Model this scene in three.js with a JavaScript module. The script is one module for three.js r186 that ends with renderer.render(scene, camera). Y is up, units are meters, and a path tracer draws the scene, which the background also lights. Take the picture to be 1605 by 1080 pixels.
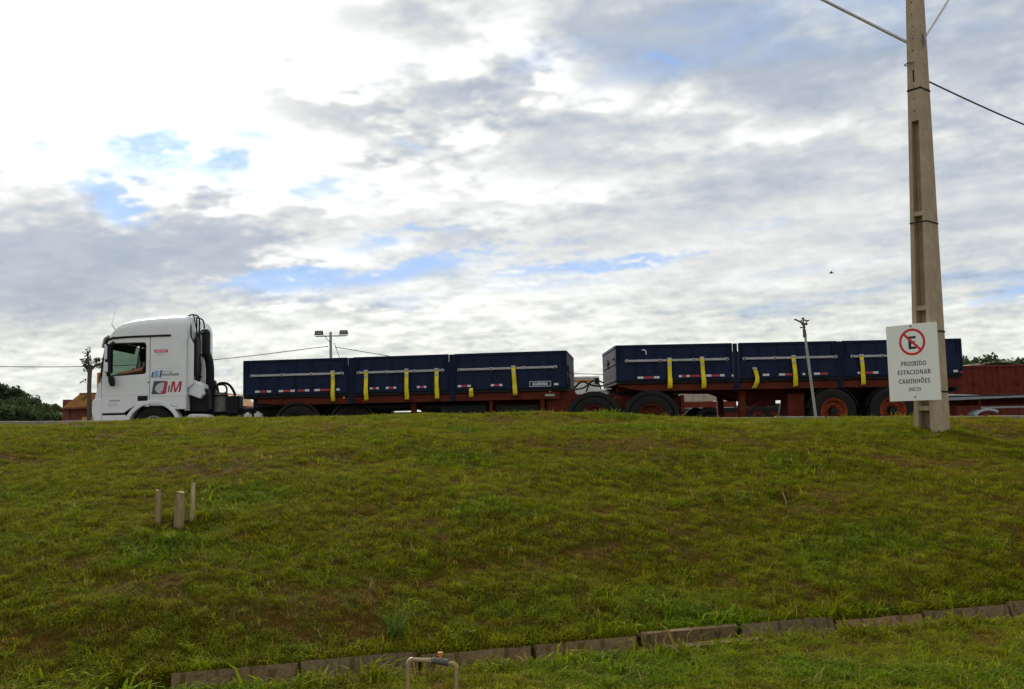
import * as THREE from 'three';
import { RoundedBoxGeometry } from 'three/addons/geometries/RoundedBoxGeometry.js';
import { mergeGeometries, toCreasedNormals } from 'three/addons/utils/BufferGeometryUtils.js';
import { MarchingCubes } from 'three/addons/objects/MarchingCubes.js';
import { Brush, Evaluator, SUBTRACTION } from 'three-bvh-csg';

// ---------- camera, sky, sun, exposure ----------
const scene = new THREE.Scene();
const DEG = Math.PI / 180;
const camera = new THREE.PerspectiveCamera(40.93, 1605 / 1080, 0.1, 6000);
camera.position.set(0, 1.6, 0);
camera.rotation.order = 'YXZ';
camera.rotation.set(5 * DEG, 0, -0.022);
scene.add(camera);
const renderer = new THREE.WebGLRenderer({ antialias: true });
renderer.toneMapping = THREE.LinearToneMapping;
renderer.toneMappingExposure = 1.1;
renderer.shadowMap.enabled = true;
const SUN_AZ = -22, SUN_EL = 30;
const sunDir = new THREE.Vector3(Math.sin(SUN_AZ * DEG) * Math.cos(SUN_EL * DEG), Math.sin(SUN_EL * DEG), -Math.cos(SUN_AZ * DEG) * Math.cos(SUN_EL * DEG));
const sun = new THREE.DirectionalLight(new THREE.Color(1, 0.92, 0.78), 4.0);
sun.position.copy(sunDir).multiplyScalar(80).add(new THREE.Vector3(0, 0, -14));
sun.target.position.set(0, 0, -14);
sun.castShadow = true; sun.shadow.radius = 7; sun.shadow.mapSize.set(2048, 2048);
Object.assign(sun.shadow.camera, { left: -30, right: 30, top: 30, bottom: -30, near: 1, far: 200 });
scene.add(sun, sun.target);

// ---------- noise ----------
function rng(seed) { let s = seed >>> 0; return () => { s = (s + 0x6D2B79F5) >>> 0; let t = s; t = Math.imul(t ^ (t >>> 15), t | 1); t ^= t + Math.imul(t ^ (t >>> 7), t | 61); return ((t ^ (t >>> 14)) >>> 0) / 4294967296; }; }
const PERM = (() => { const r = rng(11), p = Array.from({ length: 256 }, (_, i) => i); for (let i = 255; i > 0; i--) { const j = Math.floor(r() * (i + 1)); [p[i], p[j]] = [p[j], p[i]]; } return Uint8Array.from([...p, ...p]); })();
const GX = new Float32Array(256), GY = new Float32Array(256);
{ const r = rng(12); for (let i = 0; i < 256; i++) { const a = r() * 6.28318; GX[i] = Math.cos(a); GY[i] = Math.sin(a); } }
function noise(x, y, per = 256) {            // gradient noise, about -0.7 .. 0.7, tiles every per units
  const xf = Math.floor(x), yf = Math.floor(y), fx = x - xf, fy = y - yf;
  const x0 = ((xf % per) + per) % per & 255, x1 = ((xf + 1) % per + per) % per & 255, y0 = ((yf % per) + per) % per & 255, y1 = ((yf + 1) % per + per) % per & 255;
  const u = fx * fx * fx * (fx * (fx * 6 - 15) + 10), v = fy * fy * fy * (fy * (fy * 6 - 15) + 10);
  const a = PERM[PERM[x0] + y0], b = PERM[PERM[x1] + y0], c = PERM[PERM[x0] + y1], d = PERM[PERM[x1] + y1];
  const na = GX[a] * fx + GY[a] * fy, nb = GX[b] * (fx - 1) + GY[b] * fy, nc = GX[c] * fx + GY[c] * (fy - 1), nd = GX[d] * (fx - 1) + GY[d] * (fy - 1);
  return na + u * (nb - na) + v * (nc - na + u * (na - nb - nc + nd));
}
function fbm(x, y, oct = 4, per = 256) { let s = 0, a = 1, k = 1; for (let i = 0; i < oct; i++) { s += a * noise(x * k + i * 17, y * k + i * 31, per * k); a *= 0.5; k *= 2; } return s; }
const clamp = (x, a = 0, b = 1) => Math.min(b, Math.max(a, x));
const smooth = (a, b, x) => { const t = clamp((x - a) / (b - a)); return t * t * (3 - 2 * t); };
const mix = (a, b, t) => a + (b - a) * t;

// ---------- sky: broken cloud with the sun behind its upper left ----------
// each cloud mass or gap: kind (w bright cloud, g grey cloud, b blue gap), azimuth, elevation, half width, half height (degrees), tilt, strength
const CLOUDS = [
['w',-23.3,21.1,12.03,6.73,7,1.00], ['w',-12.6,20.3,9.43,2.97,3,0.90], ['w',1.7,22.4,2.97,2.46,-2,1.00], ['w',-9.5,15.9,8.09,1.66,-6,0.75], ['w',-18.2,14.3,6.79,1.03,0,0.80],
['w',11.0,19.7,1.68,1.03,3,0.80], ['w',6.5,19.5,1.72,0.87,-3,0.60], ['w',14.3,18.3,1.71,0.79,-1,0.65], ['w',-1.8,18.1,2.37,0.95,-10,0.60], ['w',4.1,14.3,5.91,1.03,3,0.45],
['w',-27.5,15.7,2.80,1.19,6,0.60], ['w',17.8,16.9,7.90,0.63,5,0.35], ['w',-14.5,7.8,1.48,0.63,1,0.50], ['w',-4.4,7.4,11.81,1.98,1,0.35], ['w',-13.0,10.5,2.63,0.71,11,0.45],
['w',-9.5,10.8,4.62,0.55,10,0.40], ['g',-25.4,9.9,9.37,3.37,1,1.00], ['g',-17.6,11.0,3.42,2.30,-10,0.85], ['g',-27.0,8.4,5.34,1.78,3,0.50], ['g',-9.4,24.4,5.01,1.35,2,0.65],
['g',-4.8,23.9,2.95,1.43,-13,0.60], ['g',-12.6,19.1,4.72,1.58,-9,0.75], ['g',-4.2,19.1,2.95,2.30,-23,0.80], ['g',0.2,20.1,2.46,1.82,-1,0.75], ['g',-7.9,17.9,4.27,1.03,-18,0.55],
['g',11.6,22.6,7.98,2.61,-5,0.85], ['g',18.7,20.1,6.75,2.61,0,0.90], ['g',6.5,23.8,5.08,2.22,-4,0.70], ['g',28.4,19.6,3.99,3.96,-11,0.75], ['g',-9.5,15.9,1.93,0.48,-10,0.70],
['g',-2.4,11.7,2.77,0.87,4,0.60], ['g',-12.2,12.8,2.12,0.79,1,0.45], ['g',15.1,14.0,10.34,1.98,3,0.40], ['g',3.8,17.2,5.13,1.43,-2,0.45], ['g',27.9,11.9,3.71,3.56,-8,0.35],
['g',-11.8,7.2,2.28,0.48,-8,0.40], ['g',-5.9,15.6,3.53,0.71,-21,0.50], ['g',8.6,16.0,5.81,0.99,4,0.35], ['b',-20.7,16.9,1.53,0.63,13,0.95], ['b',-23.2,15.5,3.68,1.03,1,0.80],
['b',-19.3,15.6,2.65,0.87,-4,0.75], ['b',-24.5,13.4,1.71,0.63,-26,1.00], ['b',-23.0,12.7,1.21,0.55,-17,0.80], ['b',-15.6,17.3,1.54,0.51,-9,0.75], ['b',-8.3,11.6,1.63,0.40,-6,0.85],
['b',-10.1,11.0,1.54,0.32,1,0.50], ['b',-6.4,9.6,5.48,0.51,9,1.15], ['b',-14.1,8.9,2.61,0.59,8,1.10], ['b',4.4,9.8,5.12,0.36,4,1.00], ['b',8.0,10.0,2.33,0.20,4,0.80],
['b',-21.5,23.6,0.48,0.28,25,0.80], ['b',9.0,21.1,0.77,0.32,-22,0.50], ['b',28.8,6.3,1.10,0.44,-5,0.70], ['b',15.4,11.9,2.21,0.28,4,0.30], ['b',-16.2,14.2,2.19,0.32,-3,0.60],
['b',-12.6,14.3,3.02,0.44,-2,0.65], ['b',25.3,6.1,0.84,0.28,-4,0.40], ['b',2.4,8.7,4.35,0.28,1,0.35], ['b',-3.2,12.2,1.58,0.32,3,0.40], ['b',-6.5,17.0,0.98,0.32,-14,0.40],
['b',18.9,8.8,4.61,0.28,2,0.20]
];
function buildSky() {
  const W = 4096, H = 2048, data = new Float32Array(W * H * 4);
  const feats = CLOUDS.map(([k, a, e, rx, ry, rot, s]) => ({ k, a, e, rx, ry, c: Math.cos(rot * DEG), s: Math.sin(rot * DEG), st: s, soft: clamp(2.2 / rx, 0.3, 1) }));
  for (let j = 0; j < H; j++) {
    const el = ((j + 0.5) / H * 180 - 90), se = Math.sin(el * DEG), ce = Math.cos(el * DEG);
    for (let i = 0; i < W; i++) {
      const o = (j * W + i) * 4; data[o + 3] = 1;
      if (el <= 0) { data[o] = 0.42; data[o + 1] = 0.43; data[o + 2] = 0.42; continue; }
      const ph = ((i + 0.5) / W - 0.5) * 2 * Math.PI, dx = Math.cos(ph) * ce, dz = Math.sin(ph) * ce;
      const s = 1 / (se + 0.16), px = dx * s, pz = dz * s;
      const qx = px * 0.9 + pz * 0.42, qz = -px * 0.42 + pz * 0.9;            // cloud rows run across the view
      const n1 = fbm(qx * 0.55 + 3.1, qz * 1.2 + 7.7, 5), n2 = fbm(qx * 1.5 + 11.3, qz * 3.3 + 1.9, 5), n3 = fbm(qx * 6 + 4.4, qz * 8 + 2.2, 4), n4 = fbm(qx * 17 + 9, qz * 19 + 5, 3);
      const az = Math.atan2(dx, -dz) / DEG;
      const ang = Math.acos(clamp(dx * sunDir.x + se * sunDir.y + dz * sunDir.z, -1, 1)) / DEG;
      const n5 = fbm(qx * 40 + 3, qz * 46 + 8, 3);
      let lum = 0.672 + 0.13 * n1 + 0.16 * n2 + 0.11 * n3 + 0.06 * n4 + 0.03 * n5;
      let gap = smooth(0.30, 0.62, -n1 * 0.8 - n2 * 0.55 - n3 * 0.2);
      let w = 0, g = 0, b = 0;
      if (az > -50 && az < 50 && el < 42) {
        gap *= 0.3 + 0.7 * smooth(26, 42, Math.max(Math.abs(az), el * 1.2));
        const wa = az + 1.9 * n2 + 1.1 * n3 + 0.5 * n4, we = el + 0.55 * n1 + 0.75 * n3 + 0.32 * n4;
        for (const f of feats) {
          const ax = wa - f.a, ay = we - f.e;
          if (Math.abs(ax) > f.rx * 2.4 + f.ry || Math.abs(ay) > f.ry * 2.4 + f.rx) continue;
          const x = (ax * f.c + ay * f.s) / f.rx, y = (-ax * f.s + ay * f.c) / f.ry, r2 = x * x + y * y;
          if (r2 > 6) continue;
          const v = f.st * (f.k === 'b' ? 1 - smooth(0.05, 1.75, Math.sqrt(r2) + 0.6 * n3 + 0.7 * n4 + 0.45 * n5) : f.k === 'g' ? 1.1 * (1 - smooth(0.2, 1.6, Math.sqrt(r2) + f.soft * (0.55 * n3 + 0.5 * n4 + 0.2 * n5))) : Math.exp(-r2 * 1.0) * (1 + 0.55 * n3 + 0.35 * n4));
          if (f.k === 'w') w += v * (1 - 0.4 * w); else if (f.k === 'g') g += v * (1 - 0.5 * g); else b += v;
        }
      }
      const low = 1 - smooth(2, 11, el);                                       // small puffs seen edge-on far away
      lum += low * (0.06 + 0.10 * n3 + 0.12 * n4 + 0.05 * n5);
      lum = mix(lum, 1.22 + 0.35 * n3 + 0.2 * n4, clamp(w));
      lum = mix(lum, 0.45 + 0.08 * n2 + 0.06 * n3 + 0.03 * n4 + 0.015 * n5, clamp(g));
      lum += 0.6 * Math.exp(-Math.pow(ang / 11, 2)) + 0.08 * Math.exp(-Math.pow(ang / 30, 2));
      const bl = 0.8 * clamp(clamp(gap + b * 1.1) * (1 - clamp(w * 0.22)) * (1 + 0.5 * n4 + 0.5 * n5));
      const t = smooth(0.40, 0.74, lum);
      const cr = lum * mix(0.87, 0.985, t), cg = lum * mix(0.995, 1.01, t), cb = lum * mix(1.19, 1.0, t) * (1 - 0.085 * low);
      const k = smooth(0, 30, el), hz = 1 + 0.5 * Math.exp(-Math.pow(ang / 18, 2));
      data[o] = mix(cr, mix(0.36, 0.23, k) * hz, bl); data[o + 1] = mix(cg, mix(0.56, 0.43, k) * hz, bl); data[o + 2] = mix(cb, mix(0.90, 0.86, k) * hz, bl);
    }
  }
  const t = new THREE.DataTexture(data, W, H, THREE.RGBAFormat, THREE.FloatType);
  t.mapping = THREE.EquirectangularReflectionMapping; t.magFilter = THREE.LinearFilter; t.minFilter = THREE.LinearFilter; t.needsUpdate = true;
  return t;
}
const skyTexture = buildSky();
scene.background = skyTexture; scene.environment = skyTexture;

// ---------- textures and materials ----------
const toS = (v) => { v = clamp(v); return Math.round(255 * (v <= 0.0031308 ? 12.92 * v : 1.055 * Math.pow(v, 1 / 2.4) - 0.055)); };
function tex(size, metres, fn, srgb = true) {                      // fn(u, v) in 0..1, tiling; metres covered by one repeat
  const d = new Uint8Array(size * size * 4);
  for (let j = 0; j < size; j++) for (let i = 0; i < size; i++) {
    const c = fn(i / size, j / size), o = (j * size + i) * 4;
    for (let k = 0; k < 3; k++) d[o + k] = srgb ? toS(Array.isArray(c) ? c[k] : c) : Math.round(255 * clamp(Array.isArray(c) ? c[k] : c));
    d[o + 3] = 255;
  }
  const t = new THREE.DataTexture(d, size, size); t.wrapS = t.wrapT = THREE.RepeatWrapping; t.magFilter = THREE.LinearFilter; t.minFilter = THREE.LinearMipmapLinearFilter; t.generateMipmaps = true;
  if (srgb) t.colorSpace = THREE.SRGBColorSpace; t.repeat.set(1 / metres, 1 / metres); t.needsUpdate = true; return t;
}
const mottled = tex(512, 1.7, (u, v) => { const a = fbm(u * 6, v * 6, 5, 6), b = fbm(u * 40, v * 40, 2, 40); return clamp(0.86 + 0.22 * a + 0.10 * b); });
const faint = tex(512, 1.7, (u, v) => { const a = fbm(u * 5, v * 5, 5, 5), b = fbm(u * 40, v * 40, 2, 40); return clamp(0.95 + 0.06 * a + 0.03 * b); });
const grimy = tex(512, 2.3, (u, v) => { const a = fbm(u * 5, v * 5, 5, 5), b = fbm(u * 24, v * 12, 4, 24), r = smooth(0.30, 0.62, a + 0.45 * b), d = smooth(0.1, 0.6, -a + 0.4 * b); const k = clamp(0.66 + 0.3 * a + 0.16 * b); return [mix(mix(k, 1.0, r), 0.95, d * 0.5), mix(mix(k, 0.62, r), 0.75, d * 0.4), mix(mix(k, 0.30, r), 0.66, d * 0.25)]; });
const rusty = tex(512, 1.9, (u, v) => { const a = fbm(u * 7, v * 7, 5, 7), b = fbm(u * 30, v * 30, 3, 30), k = clamp(0.78 + 0.3 * a + 0.12 * b), r = smooth(0.2, 0.6, -a + 0.5 * b); return [k, mix(k, k * 0.8, r), mix(k, k * 0.6, r)]; });
const concreteMap = tex(512, 1.3, (u, v) => { const a = fbm(u * 5, v * 5, 5, 5), b = fbm(u * 50, v * 50, 2, 50), c = fbm(u * 16, v * 3, 3, 16), pit = smooth(0.42, 0.55, b); const k = clamp(0.82 + 0.2 * a + 0.12 * b + 0.1 * c) * (1 - 0.35 * pit); return [k, k * (0.985 + 0.03 * a), k * (0.95 + 0.06 * a)]; });
const slabMap = tex(512, 1.1, (u, v) => { const a = fbm(u * 6, v * 6, 5, 6), b = fbm(u * 40, v * 40, 2, 40), c = fbm(u * 14, v * 5, 4, 14), moss = smooth(0.12, 0.5, c + 0.3 * a), k = clamp(0.74 + 0.3 * a + 0.22 * b); return [mix(k, 0.34, moss * 0.8), mix(k, 0.36, moss * 0.8), mix(k * 0.97, 0.22, moss * 0.8)]; });
const fineBump = tex(256, 0.5, (u, v) => 0.5 + 0.5 * fbm(u * 24, v * 24, 3, 24), false);
const soilMap = tex(512, 2.1, (u, v) => { const a = fbm(u * 8, v * 8, 5, 8), b = fbm(u * 60, v * 60, 2, 60), g = smooth(-0.2, 0.35, a); const k = clamp(0.75 + 0.3 * b); return [mix(0.85, 0.55, g) * k, mix(0.58, 0.72, g) * k, mix(0.33, 0.2, g) * k]; });
const asphaltMap = tex(512, 2.5, (u, v) => { const a = fbm(u * 6, v * 6, 4, 6), b = fbm(u * 90, v * 90, 2, 90); return clamp(0.75 + 0.2 * a + 0.35 * b); });
const barkMap = tex(256, 0.7, (u, v) => { const a = fbm(u * 20, v * 4, 4, 20); return clamp(0.72 + 0.45 * a); });
function M(color, o = {}) {
  const m = new (o.transmission !== undefined || o.clearcoat !== undefined || o.spec !== undefined ? THREE.MeshPhysicalMaterial : THREE.MeshStandardMaterial)();
  m.color.setRGB(...color); m.roughness = o.rough ?? 0.6; m.metalness = o.metal ?? 0;
  for (const k of ['map', 'roughnessMap', 'transmission', 'thickness', 'ior', 'clearcoat', 'clearcoatRoughness', 'side', 'vertexColors']) if (o[k] !== undefined) m[k] = o[k];
  if (o.spec !== undefined) m.specularIntensity = o.spec;
  if (o.bump) { m.bumpMap = o.bumpMap || fineBump; m.bumpScale = o.bump; }
  return m;
}
const mat = {
  white: M([0.76, 0.76, 0.75], { rough: 0.4, clearcoat: 0.35, clearcoatRoughness: 0.25, map: faint }),
  black: M([0.009, 0.009, 0.010], { rough: 0.6, spec: 0.5, map: mottled }), rubber: M([0.020, 0.018, 0.015], { rough: 0.9, spec: 0.4, map: mottled, bump: 0.002 }),
  interior: M([0.02, 0.02, 0.021], { rough: 0.9, spec: 0.3 }), seat: M([0.035, 0.034, 0.04], { rough: 0.95 }),
  tinted: M([0.21, 0.27, 0.23], { rough: 0.02, transmission: 1, thickness: 0, ior: 1.45 }),
  screen: M([0.40, 0.49, 0.43], { rough: 0.02, transmission: 1, thickness: 0, ior: 1.45 }),
  glass: M([0.86, 0.93, 0.9], { rough: 0.02, transmission: 1, thickness: 0, ior: 1.45 }),
  blue: M([0.0085, 0.0200, 0.064], { rough: 0.6, spec: 0.35, map: grimy, bumpMap: mottled, bump: 0.02 }), blueTrim: M([0.007, 0.016, 0.05], { rough: 0.6, spec: 0.3, map: grimy }),
  red: M([0.125, 0.027, 0.014], { rough: 0.8, spec: 0.2, map: rusty }), redBright: M([0.24, 0.045, 0.018], { rough: 0.7, spec: 0.4, map: rusty }),
  rim: M([0.28, 0.048, 0.010], { rough: 0.6, spec: 0.4, map: rusty }), darkSteel: M([0.018, 0.017, 0.016], { rough: 0.7, spec: 0.35, map: rusty }),
  steel: M([0.36, 0.36, 0.36], { rough: 0.45, metal: 0.6, map: mottled }), railWhite: M([0.42, 0.42, 0.42], { rough: 0.5, map: mottled }),
  tapeWhite: M([0.62, 0.62, 0.62], { rough: 0.35 }), tapeRed: M([0.36, 0.018, 0.03], { rough: 0.35 }), amber: M([0.55, 0.16, 0.02], { rough: 0.3 }),
  yellow: M([0.88, 0.69, 0.005], { rough: 0.7, map: mottled }), strapGrey: M([0.40, 0.41, 0.42], { rough: 0.8 }),
  concrete: M([0.46, 0.36, 0.25], { rough: 0.95, spec: 0.3, map: concreteMap, bump: 0.004 }), kerb: M([0.30, 0.27, 0.23], { rough: 0.92, map: concreteMap, bump: 0.004 }),
  slab: M([0.235, 0.16, 0.09], { rough: 0.95, spec: 0.2, map: slabMap, bump: 0.006 }), slabGrey: M([0.20, 0.145, 0.088], { rough: 0.95, spec: 0.2, map: slabMap, bump: 0.006 }),
  soil: M([0.105, 0.085, 0.018], { rough: 1, spec: 0.1, map: soilMap, bump: 0.01 }), asphalt: M([0.085, 0.08, 0.073], { rough: 0.95, map: asphaltMap, bump: 0.004 }),
  pvc: M([0.37, 0.25, 0.125], { rough: 0.5, map: mottled }), pvcDark: M([0.075, 0.07, 0.06], { rough: 0.5 }), wood: M([0.34, 0.24, 0.115], { rough: 0.9, map: barkMap }), woodPale: M([0.50, 0.40, 0.23], { rough: 0.9, map: barkMap }),
  bark: M([0.15, 0.10, 0.07], { rough: 0.95, map: barkMap, bump: 0.02 }), galv: M([0.30, 0.31, 0.32], { rough: 0.5, metal: 0.5, map: mottled }), brass: M([0.11, 0.085, 0.07], { rough: 0.5, metal: 0.4 }),
  sign: M([0.80, 0.80, 0.75], { rough: 0.55, map: mottled }), cream: M([0.66, 0.58, 0.46], { rough: 0.6, map: grimy }), creamWhite: M([0.72, 0.68, 0.62], { rough: 0.6, map: mottled }),
  containerRed: M([0.165, 0.033, 0.021], { rough: 0.75, spec: 0.2, map: rusty }), plaster: M([0.21, 0.052, 0.032], { rough: 0.85, map: rusty }), ochre: M([0.46, 0.22, 0.055], { rough: 0.85, map: rusty }), orange: M([0.55, 0.20, 0.08], { rough: 0.85, map: rusty }),
  yellowDoor: M([0.62, 0.40, 0.07], { rough: 0.7, map: mottled }), cable: M([0.02, 0.02, 0.022], { rough: 0.7 }), skinTone: M([1, 1, 1], { rough: 0.7, vertexColors: true }), hair: M([0.012, 0.009, 0.008], { rough: 0.9 }),
  leafFar: M([0.055, 0.080, 0.035], { rough: 0.95, spec: 0.1, transmission: 0.3, thickness: 0, side: THREE.DoubleSide }),
  grass: M([1, 1, 1], { rough: 0.9, spec: 0.12, transmission: 0.4, thickness: 0, side: THREE.DoubleSide }),
  riser: M([0.36, 0.35, 0.33], { rough: 0.6, map: mottled }), armGrey: M([0.62, 0.60, 0.57], { rough: 0.6, map: mottled }), slabPink: M([0.34, 0.20, 0.115], { rough: 0.95, spec: 0.2, map: slabMap, bump: 0.006 }),
  tan: M([0.42, 0.36, 0.27], { rough: 0.8, map: mottled }), lens: M([0.16, 0.16, 0.15], { rough: 0.2, metal: 0.3 }),
};

// ---------- geometry helpers ----------
const V = (x, y, z) => new THREE.Vector3(x, y, z);
function plain(g) { g = g.index ? g.toNonIndexed() : g.clone(); for (const k of Object.keys(g.attributes)) if (!['position', 'normal', 'uv', 'color'].includes(k)) g.deleteAttribute(k); return g; }
function metreUV(g) {                                             // uv in metres, by the way each face points
  g = plain(g); const p = g.attributes.position, uv = new Float32Array(p.count * 2), a = V(), b = V(), c = V(), n = V();
  for (let i = 0; i < p.count; i += 3) {
    a.fromBufferAttribute(p, i); b.fromBufferAttribute(p, i + 1); c.fromBufferAttribute(p, i + 2);
    n.copy(b).sub(a).cross(c.clone().sub(a)); const x = Math.abs(n.x), y = Math.abs(n.y), z = Math.abs(n.z);
    [a, b, c].forEach((q, k) => { const o = (i + k) * 2; if (z >= x && z >= y) { uv[o] = q.x; uv[o + 1] = q.y; } else if (x >= y) { uv[o] = q.z; uv[o + 1] = q.y; } else { uv[o] = q.x; uv[o + 1] = q.z; } });
  }
  g.setAttribute('uv', new THREE.BufferAttribute(uv, 2)); return g;
}
const used = new Map();
function numbered(n) { const k = used.get(n) || 0; used.set(n, k + 1); return k ? `${n}_${String(k).padStart(3, '0')}` : n; }
function part(name, geos, m, parent, keepUV) {
  geos = (Array.isArray(geos) ? geos : [geos]).map((g) => keepUV ? plain(g) : metreUV(g));
  const o = new THREE.Mesh(geos.length > 1 ? mergeGeometries(geos) : geos[0], m);
  o.name = parent ? name : numbered(name); o.castShadow = o.receiveShadow = true; (parent || scene).add(o); return o;
}
function tag(o, label, category, group) { o.userData.label = label; o.userData.category = category; if (group) o.userData.group = group; return o; }
function thing(name, label, category, [x, y, z] = [0, 0, 0], yaw = 0, group) { const o = new THREE.Group(); o.name = numbered(name); o.position.set(x, y, z); o.rotation.y = yaw; scene.add(o); return tag(o, label, category, group); }
function structure(o, label) { o.userData.kind = 'structure'; if (label) o.userData.label = label; return o; }
function B(x0, x1, y0, y1, z0, z1, r = 0.012) {
  const w = Math.abs(x1 - x0), h = Math.abs(y1 - y0), d = Math.abs(z1 - z0), m = Math.min(w, h, d);
  const g = r && m > 0.008 ? new RoundedBoxGeometry(w, h, d, 1, Math.min(r, m * 0.4)) : new THREE.BoxGeometry(w, h, d);
  return g.translate((x0 + x1) / 2, (y0 + y1) / 2, (z0 + z1) / 2);
}
function rod(a, b, r, r2 = r, seg = 10) { const p = V(...a), q = V(...b), d = q.clone().sub(p); const g = new THREE.CylinderGeometry(r2, r, d.length(), seg); g.applyQuaternion(new THREE.Quaternion().setFromUnitVectors(V(0, 1, 0), d.normalize())); return g.translate((p.x + q.x) / 2, (p.y + q.y) / 2, (p.z + q.z) / 2); }
function tube(pts, r, n = 24, seg = 8, closed = false) { return new THREE.TubeGeometry(new THREE.CatmullRomCurve3(pts.map((p) => V(...p)), closed), n, r, seg, closed); }
function shape(pts) { const s = new THREE.Shape(); pts.forEach(([x, y], i) => i ? s.lineTo(x, y) : s.moveTo(x, y)); return s; }
function ext(s, z0, z1, bevel = 0.012, curve = 10) { const g = new THREE.ExtrudeGeometry(s, { depth: z1 - z0 - 2 * bevel, bevelEnabled: bevel > 0, bevelSize: bevel, bevelThickness: bevel, bevelOffset: -bevel, bevelSegments: 2, curveSegments: curve }); return g.translate(0, 0, z0 + bevel); }
function roundPts(pts, r, n = 5) {                               // polygon with rounded corners
  const out = []; const N = pts.length;
  for (let i = 0; i < N; i++) {
    const p = pts[i], a = pts[(i + N - 1) % N], b = pts[(i + 1) % N], rr = p[2] ?? r;
    const la = Math.hypot(a[0] - p[0], a[1] - p[1]), lb = Math.hypot(b[0] - p[0], b[1] - p[1]), k = Math.min(rr, la * 0.45, lb * 0.45);
    if (k < 1e-4) { out.push([p[0], p[1]]); continue; }
    const s = [p[0] + (a[0] - p[0]) / la * k, p[1] + (a[1] - p[1]) / la * k], e = [p[0] + (b[0] - p[0]) / lb * k, p[1] + (b[1] - p[1]) / lb * k];
    for (let t = 0; t <= n; t++) { const u = t / n, v = 1 - u; out.push([v * v * s[0] + 2 * u * v * p[0] + u * u * e[0], v * v * s[1] + 2 * u * v * p[1] + u * u * e[1]]); }
  }
  return out;
}
function ribbon(path, z0, z1, th) {                               // sheet of thickness th following a polyline in x, y, spanning z0..z1
  const off = path.map((p, i) => { const a = path[Math.max(0, i - 1)], b = path[Math.min(path.length - 1, i + 1)], l = Math.hypot(b[0] - a[0], b[1] - a[1]); return [p[0] - (b[1] - a[1]) / l * th, p[1] + (b[0] - a[0]) / l * th]; });
  return ext(shape([...path, ...off.reverse()]), z0, z1, 0);
}
function print(w, h, draw, px = 512) {                            // flat print on a thin sheet, lower left corner at the origin
  const c = document.createElement('canvas'); c.width = px; c.height = Math.round(px * h / w); const x = c.getContext('2d'); draw(x, c.width, c.height);
  const t = new THREE.CanvasTexture(c); t.colorSpace = THREE.SRGBColorSpace; return t;
}
function sheet(name, x, y, z, w, h, texture, parent, opts = {}) { const g = new THREE.PlaneGeometry(w, h); g.translate(x + w / 2, y + h / 2, z); return part(name, g, new THREE.MeshStandardMaterial({ map: texture, roughness: opts.rough ?? 0.5, transparent: !!opts.alpha, alphaTest: opts.alpha ? 0.5 : 0 }), parent, true); }
console.log('sky and helpers ready');

// ---------- terrain: lawn, drainage ditch, bank, crest, yard ----------
const ditchD = (x) => 7.1 + 3.5 * Math.tanh(0.27 * x / 3.5);
const kerbD = (x) => 18.05 - 0.055 * clamp(x, -60, 60);
const kerbY = (x) => 1.735 - 0.0165 * clamp(x, -30, 30);
const YARD = 1.2;
const crestOff = (x) => mix(-0.10, 0.03, smooth(-9.5, -6.2, x)) - 0.12 * smooth(0.5, 6, x);
const PIT = [-3.25, 9.05];
function groundY(x, D) {
  const d0 = ditchD(x), d1 = kerbD(x);
  if (D > d1) return D < d1 + 0.2 ? mix(kerbY(x) - 0.12, YARD, smooth(0.05, 0.2, D - d1)) : YARD;
  const lawn = -0.085 + 0.03 * noise(x * 0.7, D * 0.7) + 0.012 * noise(x * 3, D * 3);
  if (D < d0 - 0.44) return lawn;
  if (D < d0 + 0.03 && x > -2.75) { const s = d0 - D; return s > 0.40 ? mix(-0.40, lawn, (s - 0.40) / 0.04) : s < 0.0 ? mix(-0.40, -0.05, clamp(-s / 0.03)) : -0.40; }
  if (D < d0 + 0.03) return mix(lawn, -0.05, smooth(-0.44, 0.03, D - d0));
  const t = clamp((D - d0 - 0.03) / (d1 - d0 - 0.03));
  const top = kerbY(x) + crestOff(x);
  let y = -0.05 + (top + 0.05) * (1 - Math.pow(1 - t, 2.1));
  const fade = smooth(0, 0.08, t) * (1 - 0.75 * smooth(0.8, 1, t));
  y += fade * (0.15 * noise(x * 0.28 + 5, D * 0.33) + 0.075 * noise(x * 0.8, D * 0.9 + 3) + 0.028 * noise(x * 2.4, D * 2.6));
  const pr = Math.hypot(x - PIT[0] - 0.18, (D - PIT[1] + 0.2) * 1.3); y -= 0.10 * Math.exp(-pr * pr / 0.09) - 0.03 * Math.exp(-Math.pow(pr - 0.5, 2) / 0.02);
  y += 0.10 * Math.exp(-(Math.pow(x - 6.5, 2) / 3.2 + Math.pow(D - 14.5, 2) / 1.6));
  const tw = Math.hypot(x - 3.02, D - 10.5); y -= 0.10 * Math.exp(-tw * tw / 0.03);
  return y;
}
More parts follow.
